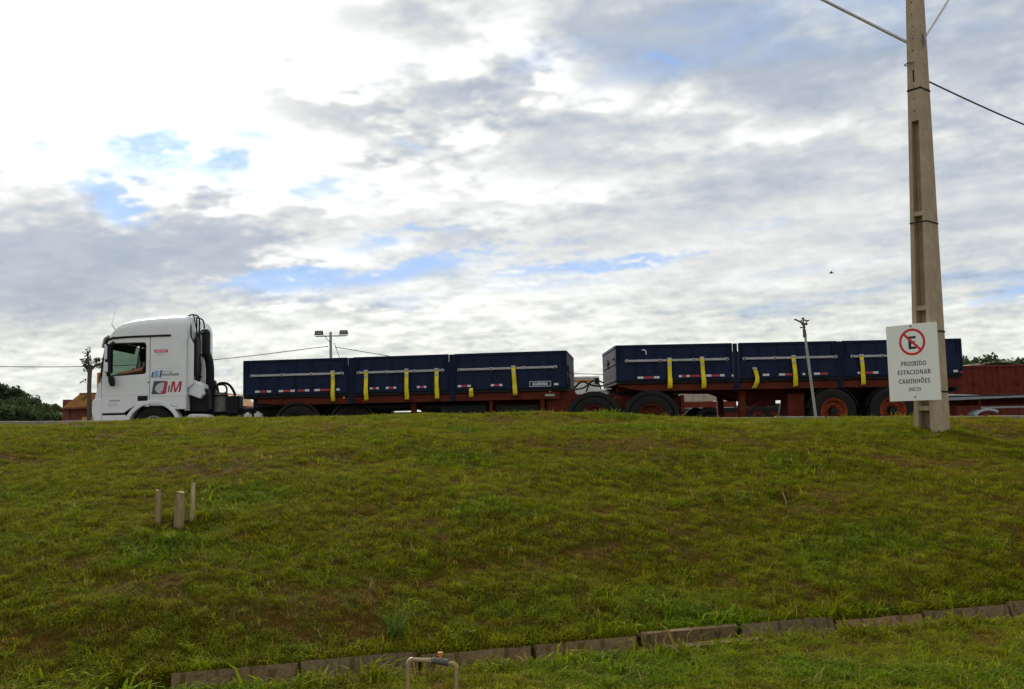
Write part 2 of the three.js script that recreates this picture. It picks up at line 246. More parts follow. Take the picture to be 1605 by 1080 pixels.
{
  const xs = []; for (let i = -60; i <= 60; i++) { const s = i / 60; xs.push(Math.abs(s) < 0.8 ? s / 0.8 * 14 : Math.sign(s) * (14 + Math.pow((Math.abs(s) - 0.8) / 0.2, 3) * 1500)); }
  const xf = []; for (let i = 0; i < xs.length - 1; i++) { const n = Math.abs(xs[i]) < 14.1 && Math.abs(xs[i + 1]) < 14.1 ? 3 : 1; for (let k = 0; k < n; k++) xf.push(mix(xs[i], xs[i + 1], k / n)); } xf.push(xs[xs.length - 1]);
  const rows = [];
  for (const d of [-1500, -200, -40, -12, -4]) rows.push((x) => d);
  for (let k = 0; k <= 24; k++) rows.push((x) => mix(-1, ditchD(x) - 0.445, k / 24));
  for (const o of [-0.40, -0.3, -0.15, 0, 0.03]) rows.push((x) => ditchD(x) + o);
  for (let k = 1; k <= 110; k++) rows.push((x) => mix(ditchD(x) + 0.03, kerbD(x), k / 110));
  for (const o of [0.06, 0.12, 0.2]) rows.push((x) => kerbD(x) + o);
  for (const d of [24, 40, 90, 300, 1200, 4500]) rows.push((x) => d);
  const pos = [], uv = [], idx = [], n = xf.length;
  rows.forEach((r) => xf.forEach((x) => { const D = r(x); pos.push(x, D > 25 || D < -3 ? (D > 25 ? YARD : -0.1) : groundY(x, D), -D); uv.push(x, D); }));
  for (let j = 0; j < rows.length - 1; j++) for (let i = 0; i < n - 1; i++) { const a = j * n + i; idx.push(a, a + 1, a + n, a + 1, a + n + 1, a + n); }
  const g = new THREE.BufferGeometry(); g.setAttribute('position', new THREE.Float32BufferAttribute(pos, 3)); g.setAttribute('uv', new THREE.Float32BufferAttribute(uv, 2)); g.setIndex(idx); g.computeVertexNormals();
  structure(part('ground', g, mat.soil, null, true));
}
{ // yard surface
  const pos = [], uv = [], idx = []; let k = 0;
  for (let i = 0; i <= 60; i++) { const x = -60 + i * 2; for (const d of [kerbD(x) + 0.22, 26, 40, 70]) { pos.push(x, YARD + 0.006, -d); uv.push(x, d); } if (i) for (let r = 0; r < 3; r++) { const a = k - 4 + r; idx.push(a, a + 4, a + 1, a + 4, a + 5, a + 1); } k += 4; }
  const g = new THREE.BufferGeometry(); g.setAttribute('position', new THREE.Float32BufferAttribute(pos, 3)); g.setAttribute('uv', new THREE.Float32BufferAttribute(uv, 2)); g.setIndex(idx); g.computeVertexNormals();
  structure(part('yard', g, mat.asphalt, null, true));
}
{ // kerb stones along the crest
  const k = new THREE.Group(); k.name = 'kerb'; scene.add(k); structure(k, 'low concrete kerb along the top of the bank');
  const r = rng(5);
  for (let x = -17; x < 17; x += 1.0) { const a = x + 0.006, b = x + 0.994, xm = (a + b) / 2, dy = (r() - 0.5) * 0.014; const g = B(-(b - a) / 2, (b - a) / 2, -0.38, 0, -0.06, 0.06, 0.018); g.rotateY(-Math.atan(0.055) * -1); g.rotateZ(-0.0165); g.translate(xm, kerbY(xm) + dy, -kerbD(xm) - 0.07); part('kerb_stone', g, mat.kerb, k); }
}
{ // drainage channel of precast slabs
  const ch = thing('drainage_channel', 'shallow concrete drainage channel half overgrown by grass at the foot of the bank', 'drain');
  const r = rng(9), L = 0.86;
  for (let i = -3; i < 14; i++) {
    const xa = i * L * 0.965 + 0.12, xb = xa + L * 0.965 - 0.014 - 0.035 * r(), xm = (xa + xb) / 2, d = ditchD(xm), slope = (ditchD(xb) - ditchD(xa)) / (xb - xa), len = Math.hypot(xb - xa, ditchD(xb) - ditchD(xa));
    const put = (g, m, name) => { g.rotateY(Math.atan(slope)); g.translate(xm, 0, -d); return part(name, g, m, ch); };
    const tone = i === 3 ? mat.slabPink : r() < 0.4 ? mat.slabGrey : mat.slab, j = (r() - 0.5) * 0.025, tl = (r() - 0.5) * 0.12;
    const rough = (g) => { const p = g.attributes.position; for (let q = 0; q < p.count; q++) p.setY(q, p.getY(q) + 0.007 * noise(p.getX(q) * 6 + i * 3.3, p.getZ(q) * 9)); return g; };
    const far = new THREE.BoxGeometry(len, 0.36, 0.05, 14, 3, 1); rough(far); far.rotateX(-0.30 + tl * 0.5); far.rotateY((r() - 0.5) * 0.03); if (i === 1) far.rotateX(0.45); far.translate(0, -0.222 + j * 1.9 - (i === -3 ? -0.03 : 0), i === 1 ? 0.0 : 0.045); put(far, tone, 'wall_slab');
    const near = new THREE.BoxGeometry(len, 0.30, 0.05, 14, 3, 1); rough(near); near.rotateX(0.30); near.translate(0, -0.22 + (i === 1 ? 0.03 : 0) + j * 0.6, 0.40); put(near, mat.slab, 'wall_slab');
    const fl = new THREE.BoxGeometry(len, 0.05, 0.26, 8, 1, 2); fl.translate(0, -0.35, 0.23); put(fl, mat.slab, 'floor_slab');
  }
}

// ---------- grass ----------
function tuft(seed, blades, h, w, spread, lean) {
  const r = rng(seed), pos = [], nor = [];
  for (let i = 0; i < blades; i++) {
    const a = r() * 6.283, b = r() * 6.283, ro = spread * Math.sqrt(r()), bx = Math.cos(b) * ro, bz = Math.sin(b) * ro, hh = h * (0.55 + 0.6 * r()), ln = lean * (0.3 + r()) * hh, ww = w * (0.7 + 0.6 * r());
    const cx = Math.cos(a), sx = Math.sin(a), tx = -sx * ww / 2, tz = cx * ww / 2;
    const m = [bx + cx * ln * 0.35, hh * 0.6, bz + sx * ln * 0.35], e = [bx + cx * ln, hh * (1 - 0.25 * lean), bz + sx * ln];
    const A = [bx - tx, -0.01, bz - tz], Bq = [bx + tx, -0.01, bz + tz], C = [m[0] + tx * 0.8, m[1], m[2] + tz * 0.8], D = [m[0] - tx * 0.8, m[1], m[2] - tz * 0.8];
    for (const t of [[A, Bq, C], [A, C, D], [D, C, e]]) for (const q of t) { pos.push(...q); const n = V(cx * -0.5, 0.8, sx * -0.5).normalize(); nor.push(n.x, n.y, n.z); }
  }
  const g = new THREE.BufferGeometry(); g.setAttribute('position', new THREE.Float32BufferAttribute(pos, 3)); g.setAttribute('normal', new THREE.Float32BufferAttribute(nor, 3)); g.computeVertexNormals(); return g;
}
function patchTone(x, D) {                                         // how dry and how lush the turf is at a place
  const a = fbm(x * 0.45 + 2, D * 0.75 + 1, 4), b = fbm(x * 1.9 + 7, D * 2.6, 3), c = fbm(x * 5 + 1, D * 6, 2);
  let dry = smooth(-0.05, 0.55, 0.75 * a + 0.55 * b + 0.3 * c), lush = smooth(0.0, 0.5, -0.6 * a + 0.5 * noise(x * 0.8 + 30, D * 1.1 + 9) + 0.35 * c);
  dry = clamp(dry + 0.45 * smooth(5.5, 9.5, x) * smooth(12, 14.5, D) * (0.6 + b) + 0.12 * smooth(9, 12, D));
  return [dry, lush];
}
{
  const kinds = [['turf_grass', tuft(1, 8, 0.042, 0.0040, 0.036, 0.9)], ['turf_grass', tuft(2, 8, 0.036, 0.0044, 0.042, 1.15)], ['turf_grass', tuft(3, 7, 0.050, 0.0038, 0.032, 0.75)], ['dry_stalks', tuft(4, 3, 0.13, 0.0036, 0.03, 0.45)]];
  const lists = kinds.map(() => []), r = rng(77), m4 = new THREE.Matrix4(), q = new THREE.Quaternion(), e = new THREE.Euler();
  const bands = [[3.6, 6, 1500], [6, 8, 2300], [8, 10, 1900], [10, 13, 1350], [13, 18.1, 1050]];
  for (const [da, db, n] of bands) {
    const wide = 0.60 * db + 1.6, count = Math.round(n * 2 * wide * (db - da));
    for (let i = 0; i < count; i++) {
      const D = mix(da, db, r()), x = (r() * 2 - 1) * wide, d0 = ditchD(x);
      let k = Math.floor(r() * 3); const yaw = r() * 6.283, rs = r(), rc = r(), rd = r(), rl = r();
      if (Math.abs(x) > 0.60 * D + 1.6 || D > kerbD(x) - 0.02) continue;
      const inDitch = D > d0 - 0.415 && D < d0 - 0.012 && x > -2.5; if (inDitch) continue;
      const [dry, lush] = patchTone(x, D);
      const bare = smooth(0.55, 0.9, dry + 0.35 * noise(x * 4, D * 5)); if (rd < bare * 0.45) continue;
      const v1 = noise(x * 6.5 + 40, D * 7.5 + 3), v2 = noise(x * 13 + 8, D * 14 + 21), v3 = noise(x * 3.2 + 50, D * 4.1 + 11); if (v2 + 0.6 * v1 > 0.34 && rs < 0.62) continue;
      const edge = Math.exp(-Math.pow((D - d0 + 0.45) / 0.12, 2)) + 0.6 * Math.exp(-Math.pow((D - d0 - 0.05) / 0.10, 2));
      const pit = Math.exp(-(Math.pow(x - PIT[0] - 0.25, 2) + Math.pow(D - PIT[1] + 0.25, 2)) / 0.06);  // deeper green tufts: the shadow beside the stakes, put into the grass colour
      const size = 0.82 * (0.66 + 0.6 * rs) * (1 + (0.75 + 1.1 * smooth(0.05, 0.3, noise(x * 1.7, 4.2))) * edge * rl + 0.5 * lush * rl + 0.7 * pit) * (1 - 0.3 * dry) * (1 - 0.5 * v1) * (1 + 0.02 * Math.max(0, D - 9)) * (rl > 0.985 ? 1.9 : 1) * (D < d0 ? 1.1 : 1);
      const y = groundY(x, D), nx = -(groundY(x + 0.05, D) - groundY(x - 0.05, D)) * 5, nz = (groundY(x, D + 0.05) - groundY(x, D - 0.05)) * 5;
      e.set(nz * 0.6 + (rc - 0.5) * 0.4, yaw, -nx * 0.6 + (rd - 0.5) * 0.4, 'XZY'); q.setFromEuler(e);
      m4.compose(V(x, y, -D), q, V(size * 1.36, size, size * 1.36));
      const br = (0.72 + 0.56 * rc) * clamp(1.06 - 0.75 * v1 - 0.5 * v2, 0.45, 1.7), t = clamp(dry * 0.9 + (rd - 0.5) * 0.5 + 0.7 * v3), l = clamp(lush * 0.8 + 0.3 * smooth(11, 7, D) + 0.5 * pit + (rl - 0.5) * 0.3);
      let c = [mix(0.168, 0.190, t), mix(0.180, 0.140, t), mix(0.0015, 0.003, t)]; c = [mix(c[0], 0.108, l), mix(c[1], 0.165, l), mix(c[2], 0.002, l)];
      if (v3 + 0.5 * v1 > 0.30 && rl < 0.55) c = [mix(c[0], 0.17, 0.6), mix(c[1], 0.10, 0.6), mix(c[2], 0.012, 0.6)];
      if (rd > 0.97) c = [0.26, 0.20, 0.05]; else if (bare > 0.4 && rl < 0.5) c = [0.14, 0.085, 0.02];
      if (rd > 0.97 && rl < 0.16 * (0.4 + 2 * dry)) k = 3;
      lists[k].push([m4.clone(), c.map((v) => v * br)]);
    }
  }
  const col = new THREE.Color();
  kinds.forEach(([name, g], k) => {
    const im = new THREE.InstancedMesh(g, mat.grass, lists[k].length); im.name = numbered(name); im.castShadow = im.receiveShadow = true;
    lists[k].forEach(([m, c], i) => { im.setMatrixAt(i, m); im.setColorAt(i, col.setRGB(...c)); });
    im.userData = { kind: 'stuff', label: name === 'dry_stalks' ? 'thin straw coloured dry stalks scattered through the turf' : 'short mown grass in green and dry brown patches covering the bank', category: 'grass' }; scene.add(im);
  });
  console.log('grass tufts', lists.reduce((s, l) => s + l.length, 0));
}

// ---------- wheels ----------
function wheelParts(parent, x, y, z, R, rimMat, dual, faceOut = 1) {      // axle along z; faceOut = +1 shows the outer face towards +z
  const g = new THREE.Group(); g.name = 'wheel'; g.position.set(x, y, z); parent.add(g);
  const tyreProfile = (w) => [[R * 0.56, -w / 2 + 0.02], [R * 0.62, -w / 2], [R * 0.82, -w / 2 - 0.012], [R * 0.93, -w / 2 + 0.006], [R * 0.985, -w / 2 + 0.035], [R, -w / 2 + 0.06], [R, -0.052], [R - 0.014, -0.048], [R - 0.014, -0.036], [R, -0.032], [R, 0.032], [R - 0.014, 0.036], [R - 0.014, 0.048], [R, 0.052], [R, w / 2 - 0.06], [R * 0.985, w / 2 - 0.035], [R * 0.93, w / 2 - 0.006], [R * 0.82, w / 2 + 0.012], [R * 0.62, w / 2], [R * 0.56, w / 2 - 0.02]];
  const lathe = (pts, zc) => { const l = new THREE.LatheGeometry(pts.map(([a, b]) => new THREE.Vector2(a, b)), 40); l.rotateX(Math.PI / 2); return l.translate(0, 0, zc); };
  const zs = dual ? [-0.14, -0.46] : [-0.14];
  part('tyre', zs.map((c) => lathe(tyreProfile(0.27), c * faceOut)), mat.rubber, g);
  const rim = [[0.06, -0.10], [0.10, -0.10], [0.12, -0.02], [0.17, -0.05], [0.215, -0.075], [0.235, -0.06], [0.25, -0.005], [R * 0.555, 0.004], [R * 0.575, 0.012], [R * 0.58, 0.0]].map(([a, b]) => [a, dual ? (a < 0.2 ? b - 0.03 : b) : (a < 0.2 ? b + 0.06 : b)]);
  const rg = lathe(rim, -0.012); if (faceOut < 0) rg.rotateY(Math.PI); part('rim', rg, rimMat, g);
  const nuts = []; for (let k = 0; k < 10; k++) { const a = k / 10 * 6.283; nuts.push(rod([0.15 * Math.cos(a), 0.15 * Math.sin(a), -0.06 * faceOut], [0.15 * Math.cos(a), 0.15 * Math.sin(a), (dual ? -0.02 : 0.06) * faceOut], 0.014, 0.014, 6)); }
  part('wheel_nuts', nuts, mat.darkSteel, g).userData.kind = 'stuff';
  part('hub', rod([0, 0, -0.45 * faceOut], [0, 0, (dual ? 0.0 : 0.09) * faceOut], 0.10, 0.085, 16), mat.darkSteel, g);
  return g;
}
function mudguard(parent, x, y, r, z0, z1, a0, a1, th = 0.02, m = mat.black, lip = 0.035) {   // arc over a wheel, with a lip on its outer edge
  const arc = (ra, rb) => { const p = []; for (let k = 0; k <= 18; k++) { const a = mix(a0, a1, k / 18); p.push([x + Math.cos(a) * ra, y + Math.sin(a) * ra]); } for (let k = 18; k >= 0; k--) { const a = mix(a0, a1, k / 18); p.push([x + Math.cos(a) * rb, y + Math.sin(a) * rb]); } return shape(p); };
  const gs = [ext(arc(r, r + th), z0, z1, 0.004)]; if (lip) gs.push(ext(arc(r - lip, r + th + 0.004), z1 - 0.004, z1 + 0.022, 0.004)); return part('mudguard', gs, m, parent);
}

// ---------- tractor unit ----------
{
  const T = thing('tractor_truck', 'white high roof cab truck tractor pulling two blue trailers along the crest', 'truck', [-7.76, YARD + 0.006, -21.9], 3.2 * DEG); T.scale.setScalar(0.96);
  const W = -2.44;                                                         // far side
  // roof: rounded shell over the whole cab
  const prof = [[0.0, 3.30], [-0.04, 3.345], [-0.12, 3.36], [-0.5, 3.352], [-0.84, 3.33], [-1.15, 3.295], [-1.40, 3.25], [-1.58, 3.195], [-1.69, 3.13], [-1.77, 3.04], [-1.82, 2.97], [-1.87, 2.88], [-1.89, 2.80]];
  { const pos = [], idx = [], nv = 28, base = 2.78;
    prof.forEach(([x, t], i) => { for (let k = 0; k <= nv; k++) { const a = k / nv * Math.PI, c = Math.cos(a), s = Math.sin(a); const w = 1.22 - 0.10 * smooth(2.8, 3.4, base + (t - base) * s) - (i > 8 ? 0.03 * (i - 8) : 0) * 0.6 - (i === 0 ? 0.02 : 0); pos.push(x, base + (t - base) * Math.pow(s, 0.32), W / 2 + w * Math.sign(c) * Math.pow(Math.abs(c), 0.30)); } });
    for (let i = 0; i < prof.length - 1; i++) for (let k = 0; k < nv; k++) { const a = i * (nv + 1) + k; idx.push(a, a + nv + 1, a + 1, a + 1, a + nv + 1, a + nv + 2); }
    const n0 = pos.length / 3; pos.push(0.0, base, W / 2); for (let k = 0; k < nv; k++) idx.push(k, k + 1, n0);
    const g = new THREE.BufferGeometry(); g.setAttribute('position', new THREE.Float32BufferAttribute(pos, 3)); g.setIndex(idx);
    const roof = part('roof', toCreasedNormals(g, 0.9), mat.white, T);
  }
  // sides: door with window opening, rear quarter, wheel arch
  const arcPts = (cx, cy, r, a0, a1, n = 16) => Array.from({ length: n + 1 }, (_, k) => { const a = mix(a0, a1, k / n); return [cx + r * Math.cos(a), cy + r * Math.sin(a)]; });
  const AX = -0.80, AY = 0.53;
  const doorPts = roundPts([[-0.885, 1.06, 0.02], [-0.885, 2.80, 0.03], [-1.87, 2.76, 0.05], [-1.98, 2.44, 0], [-2.035, 1.80, 0.02], [-2.035, 0.92, 0.02], [-1.50, 0.92, 0.02], [-1.36, 1.02, 0.05], [-1.22, 1.10, 0.05]], 0.02, 4);
  const winPts = roundPts([[-0.975, 1.875, 0.07], [-0.975, 2.655, 0.09], [-1.79, 2.645, 0.07], [-1.905, 2.30, 0.03], [-1.93, 1.82, 0.05]], 0.06, 5);
  const quarterPts = [[-0.873, 1.09], [-0.873, 2.81], [0, 2.81], [0, 1.0], [-0.2, 1.0], [-0.2, 1.06]];
  for (const side of [0, 1]) {
    const z1 = side ? W + 0.055 : 0, z0 = z1 - 0.055;
    const ds = shape(doorPts); const hole = new THREE.Path(); winPts.forEach(([x, y], i) => i ? hole.lineTo(x, y) : hole.moveTo(x, y)); ds.holes.push(hole);
    const door = part('door', ext(ds, z0, z1, 0.014), mat.white, T);
    const rim = shape(winPts.map(([x, y]) => [x, y])); const inner = new THREE.Path(); roundPts([[-0.999, 1.90, 0.06], [-0.999, 2.63, 0.08], [-1.775, 2.62, 0.06], [-1.882, 2.30, 0.03], [-1.905, 1.848, 0.04]], 0.05, 5).forEach(([x, y], i) => i ? inner.lineTo(x, y) : inner.moveTo(x, y)); rim.holes.push(inner);
    part('window_seal', ext(rim, z0 + 0.008, z1 - 0.006, 0), mat.black, door);
    part('door_handle', [B(-1.17, -0.92, 1.205, 1.335, side ? z0 - 0.006 : z1 - 0.02, side ? z0 + 0.02 : z1 + 0.006, 0.012)], mat.black, door);
    part('keyhole', rod([-0.91, 1.66, side ? z0 - 0.012 : z1 - 0.01], [-0.91, 1.66, side ? z0 : z1 + 0.012], 0.018), mat.darkSteel, door);
    part('body_crease', [B(-2.02, -0.9, 1.365, 1.378, side ? z0 - 0.008 : z1 - 0.008, side ? z0 + 0.006 : z1 + 0.007, 0.004)], mat.white, door);
    if (side) part('window_pane', ext(shape(winPts), z0 + 0.02, z0 + 0.026, 0), mat.tinted, door);
    part('side_panel', ext(shape(quarterPts), z0, z1, 0.014), mat.white, T);
    part('corner_panel', ext(shape([[-2.043, 0.92], [-2.043, 1.80], [-2.055, 1.86], [-2.10, 1.72], [-2.19, 1.36], [-2.21, 0.92]]), z0, z1, 0.014), mat.white, T);
    part('windscreen_pillar', ext(shape([[-1.88, 2.77], [-1.985, 2.44], [-2.045, 1.80], [-2.045, 1.66], [-2.12, 1.66], [-1.955, 2.77]]), z0, z1, 0.01), mat.black, T);
    part('lower_skirt', ext(shape([[-2.15, 0.62], [-2.15, 0.87], [-1.44, 0.87], [-1.47, 0.62]]), z0 + 0.02, z1 - 0.01, 0.012), mat.white, T);
    part('skirt_gap', B(-2.1, -1.46, 0.872, 0.918, z0 + 0.02, z1 - 0.03, 0), mat.black, T);
    part('wheel_arch', [ext(shape([...arcPts(AX, AY, 0.60, -0.1, Math.PI + 0.1, 24), ...arcPts(AX, AY, 0.70, Math.PI + 0.1, -0.1, 24)]), side ? z0 - 0.01 : z1 - 0.30, side ? z0 + 0.30 : z1 + 0.018, 0.014)], mat.white, T);
    part('quarter_trim', B(-0.36, 0.0, 0.985, 1.055, z0 - 0.004, z1 + 0.004, 0.012), mat.white, T);
    // black strip where roof meets the side
    part('drip_strip', ext(shape([[-0.37, 2.795], [-0.385, 2.845], [-1.35, 2.825], [-1.80, 2.80], [-1.90, 2.73], [-1.86, 2.715], [-1.78, 2.745], [-1.35, 2.775]]), side ? z0 - 0.02 : z1 - 0.01, side ? z0 + 0.01 : z1 + 0.022, 0.006), mat.black, T);
    wheelParts(T, AX, AY, side ? W + 0.04 : -0.05, 0.53, mat.steel, false, side ? -1 : 1);
  }
  // front
  part('front_panel', ribbon([[-2.10, 1.72], [-2.17, 1.52], [-2.20, 1.36], [-2.215, 0.92]], W + 0.055, -0.055, 0.05), mat.white, T);
  part('windscreen', ribbon([[-1.925, 2.74], [-2.12, 1.70]], W + 0.06, -0.06, 0.012), mat.screen, T);
  part('grille', Array.from({ length: 5 }, (_, k) => B(-2.245, -2.20, 0.98 + k * 0.085, 1.03 + k * 0.085, W + 0.5, -0.5, 0.01)), mat.black, T);
  const bump = part('bumper', [ext(shape(roundPts([[-2.02, 0.66], [-2.02, 1.28], [-2.18, 1.31], [-2.262, 1.22], [-2.27, 0.96], [-2.20, 0.66]], 0.05)), W - 0.015, 0.015, 0.03)], mat.white, T);
  part('headlight', B(-2.285, -2.22, 0.80, 0.95, -0.55, -0.08, 0.03), mat.lens, bump); part('headlight', B(-2.285, -2.22, 0.80, 0.95, W + 0.08, W + 0.55, 0.03), mat.lens, bump);
  part('bumper_lip', ext(shape(roundPts([[-2.04, 0.42], [-2.04, 0.67], [-2.21, 0.68], [-2.30, 0.45]], 0.03)), W, 0, 0.02), mat.white, bump);
  part('sun_visor', ext(shape(roundPts([[-1.90, 2.83], [-1.93, 2.87], [-2.05, 2.79], [-2.10, 2.56], [-2.055, 2.545], [-2.01, 2.73]], 0.02)), W + 0.12, -0.10, 0.01), M([0.24, 0.235, 0.225], { rough: 0.4, clearcoat: 0.4 }), T);
  part('antenna', [rod([-1.80, 2.96, -0.3], [-1.93, 3.14, -0.3], 0.012, 0.006), rod([-1.93, 3.14, -0.3], [-1.84, 3.5, -0.3], 0.004, 0.002, 6)], mat.black, T);
  // mirrors
  for (const s of [1, -1]) {
    const zc = s > 0 ? 0 : W, mr = part('mirror', [ext(shape(roundPts([[-1.725, 1.90], [-1.725, 2.60], [-1.840, 2.62], [-1.870, 2.56], [-1.870, 1.93], [-1.830, 1.88]], 0.04)), zc + s * 0.2 - 0.09, zc + s * 0.2 + 0.09, 0.02)], mat.black, T);
    part('mirror_cover', ext(shape(roundPts([[-1.800, 2.22], [-1.800, 2.58], [-1.882, 2.60], [-1.884, 2.22]], 0.03)), zc + s * 0.2 - 0.094, zc + s * 0.2 + 0.094, 0.02), mat.white, mr);
    part('mirror_cover', ext(shape(roundPts([[-1.780, 1.90], [-1.780, 2.16], [-1.882, 2.18], [-1.884, 1.93]], 0.03)), zc + s * 0.2 - 0.094, zc + s * 0.2 + 0.094, 0.02), mat.white, mr);
    part('mirror_arm', rod([-1.770, 2.68, zc - s * 0.03], [-1.770, 2.60, zc + s * 0.18], 0.03), mat.black, mr); part('mirror_arm', rod([-1.830, 1.72, zc - s * 0.02], [-1.810, 1.90, zc + s * 0.16], 0.025), mat.black, mr);
    part('kerb_mirror', ext(shape(roundPts([[-1.670, 1.60], [-1.690, 1.78], [-1.770, 1.86], [-1.820, 1.80], [-1.790, 1.62], [-1.730, 1.56]], 0.03)), zc + s * 0.15 - 0.07, zc + s * 0.15 + 0.07, 0.02), mat.black, mr);
  }
  // back wall and what stands behind it
  const back = part('back_wall', B(-0.05, 0.0, 0.95, 2.80, W + 0.056, -0.056, 0.01), mat.white, T);
  part('back_rib', [B(0, 0.025, 1.3, 2.75, W + 0.5, W + 0.62), B(0, 0.025, 1.3, 2.75, -0.95, -0.83), B(0, 0.02, 2.05, 2.12, W + 0.2, -0.25)], mat.white, back);
  part('side_deflector', ext(shape([[0.0, 1.50], [0.0, 2.62], [0.06, 2.78], [0.16, 2.60], [0.16, 1.62]]), -0.11, -0.08, 0.01), mat.white, T);
  part('rear_fairing', ext(shape([[0.01, 1.35], [0.01, 1.72], [0.12, 1.72], [0.34, 1.60], [0.40, 1.36], [0.30, 1.24]]), -0.75, -0.15, 0.03), mat.white, T);
  part('cab_grille', B(0.12, 0.20, 1.80, 2.78, -0.62, -0.2, 0.03), mat.black, T);
  part('mast_plate', [B(0.078, 0.108, 1.3, 3.02, -1.35, -0.75, 0.01), B(0.108, 0.168, 1.3, 2.9, -0.80, -0.74)], mat.railWhite, T);
  part('hose_rack', [tube([[-0.113, 3.30, -0.5], [-0.093, 3.36, -0.5], [0.007, 3.39, -0.5], [0.137, 3.35, -0.5], [0.177, 3.24, -0.5], [0.177, 3.0, -0.5]], 0.019), tube([[-0.140, 3.37, -1.1], [0.000, 3.37, -1.1], [0.100, 3.31, -1.1], [0.130, 3.2, -1.1], [0.130, 2.9, -1.1]], 0.019), rod([0.007, 3.39, -0.5], [-0.100, 3.37, -1.1], 0.016), rod([0.177, 3.25, -0.5], [0.177, 1.5, -0.5], 0.02), rod([0.053, 3.35, -0.7], [0.063, 1.4, -0.7], 0.018), rod([0.177, 2.9, -0.5], [0.220, 3.05, -1.1], 0.016), rod([0.063, 2.35, -0.7], [0.227, 2.36, -0.5], 0.03), rod([0.063, 1.85, -0.7], [0.227, 1.8, -0.5], 0.03)], mat.darkSteel, T);
  part('air_hose', [tube([[-0.062, 3.32, -0.42], [0.007, 3.1, -0.35], [0.029, 2.8, -0.34], [0.104, 2.6, -0.36], [0.163, 2.3, -0.4], [0.128, 2.0, -0.42], [0.160, 1.6, -0.45]], 0.016, 40), tube([[0.010, 3.36, -0.6], [0.073, 3.1, -0.55], [0.157, 2.8, -0.5], [0.172, 2.4, -0.48], [0.240, 2.1, -0.45], [0.210, 1.7, -0.45]], 0.014, 40)], mat.black, T);
  const stack = new THREE.CatmullRomCurve3([[0.260, 1.15], [0.300, 1.5], [0.320, 1.9], [0.290, 2.25], [0.220, 2.45], [0.190, 2.7], [0.180, 3.0]].map(([x, y]) => V(x, y, -1.0)));
  const sg = new THREE.TubeGeometry(stack, 30, 0.105, 16); part('air_intake_stack', [sg, new THREE.CapsuleGeometry(0.135, 0.50, 6, 20).scale(0.92, 1, 1.3).translate(0.19, 2.70, -1.0), B(0.238, 0.468, 1.0, 1.75, -1.15, -0.85, 0.06)], mat.black, T);
  part('coiled_hose', [tube([[0.310, 1.30, -0.9], [0.440, 1.52, -0.9], [0.620, 1.66, -0.9], [0.810, 1.62, -0.9], [0.940, 1.45, -0.9], [1.020, 1.2, -0.9], [1.040, 0.95, -0.9]], 0.034, 40), tube([[0.380, 1.50, -1.1], [0.510, 1.62, -1.1], [0.680, 1.60, -1.1], [0.720, 1.45, -1.1], [0.560, 1.36, -1.1], [0.420, 1.30, -1.1]], 0.024, 40), tube([[0.387, 1.1, -0.8], [0.407, 1.4, -0.8], [0.527, 1.6, -0.8], [0.587, 1.4, -0.8], [0.617, 1.15, -0.8]], 0.03, 30)], mat.black, T);
  part('air_tank', [rod([0.668, 0.92, -0.72], [0.668, 1.40, -0.72], 0.17, 0.17, 24)], M([0.15, 0.15, 0.12], { rough: 0.6, map: rusty }), T);
  part('tank_band', [rod([0.668, 1.30, -0.72], [0.668, 1.34, -0.72], 0.175, 0.175, 24)], mat.black, T);
  part('battery_box', B(0.02, 0.428, 0.92, 1.50, -1.0, -0.32, 0.03), mat.black, T); part('battery_box', B(0.808, 1.148, 0.85, 1.32, -1.1, -0.62, 0.04), mat.black, T);
  part('fuel_tank', ext(shape(roundPts([[0.0, 0.36], [0.0, 0.80], [0.08, 0.865], [0.46, 0.855], [0.60, 0.74], [0.60, 0.36]], 0.05)), -0.72, -0.05, 0.03), mat.creamWhite, T);
  part('chassis', [B(-2.0, 5.0, 0.74, 1.0, -0.83, -0.75), B(-2.0, 5.0, 0.74, 1.0, W + 0.75, W + 0.83), B(1.3, 1.45, 0.78, 0.95, W + 0.8, -0.8), B(4.8, 4.92, 0.78, 0.95, W + 0.8, -0.8), B(3.2, 3.4, 0.78, 0.95, W + 0.8, -0.8), B(-1.9, -0.1, 0.70, 0.95, W + 0.4, -0.4)], mat.darkSteel, T);
  part('fifth_wheel', [rod([3.3, 1.02, W / 2], [3.3, 1.10, W / 2], 0.46, 0.44, 24), B(2.9, 3.7, 0.98, 1.04, -1.7, -0.75)], mat.darkSteel, T);
  for (const [x] of [[2.74], [4.08]]) for (const s of [0, 1]) { wheelParts(T, x, 0.52, s ? W + 0.0 : -0.02, 0.52, mat.darkSteel, true, s ? -1 : 1); mudguard(T, x, 0.52, 0.57, s ? W + 0.03 : -0.60, s ? W + 0.60 : -0.03, 0.12, Math.PI - 0.12); }
  part('rear_light', B(5.02, 5.06, 0.7, 0.86, -0.6, -0.2), mat.tapeRed, T); part('side_reflector', B(-0.52, -0.36, 1.06, 1.11, -0.002, 0.008), mat.strapGrey, T);
  part('canister', [rod([1.42, 0.66, -0.4], [1.42, 0.84, -0.4], 0.1, 0.1, 16), rod([1.42, 0.84, -0.4], [1.42, 0.88, -0.4], 0.05, 0.04, 12)], mat.creamWhite, T);
  part('canister', [B(1.58, 1.78, 0.62, 0.86, -0.6, -0.35, 0.04), B(1.62, 1.7, 0.86, 0.90, -0.52, -0.44)], mat.creamWhite, T);
  // inside
  part('cab_floor', B(-2.1, -0.05, 1.02, 1.08, W + 0.06, -0.06, 0), mat.interior, T);
  part('dashboard', ext(shape(roundPts([[-2.06, 1.1], [-2.06, 1.74], [-1.84, 1.80], [-1.70, 1.70], [-1.74, 1.1]], 0.05)), W + 0.07, -0.07, 0.02), mat.interior, T);
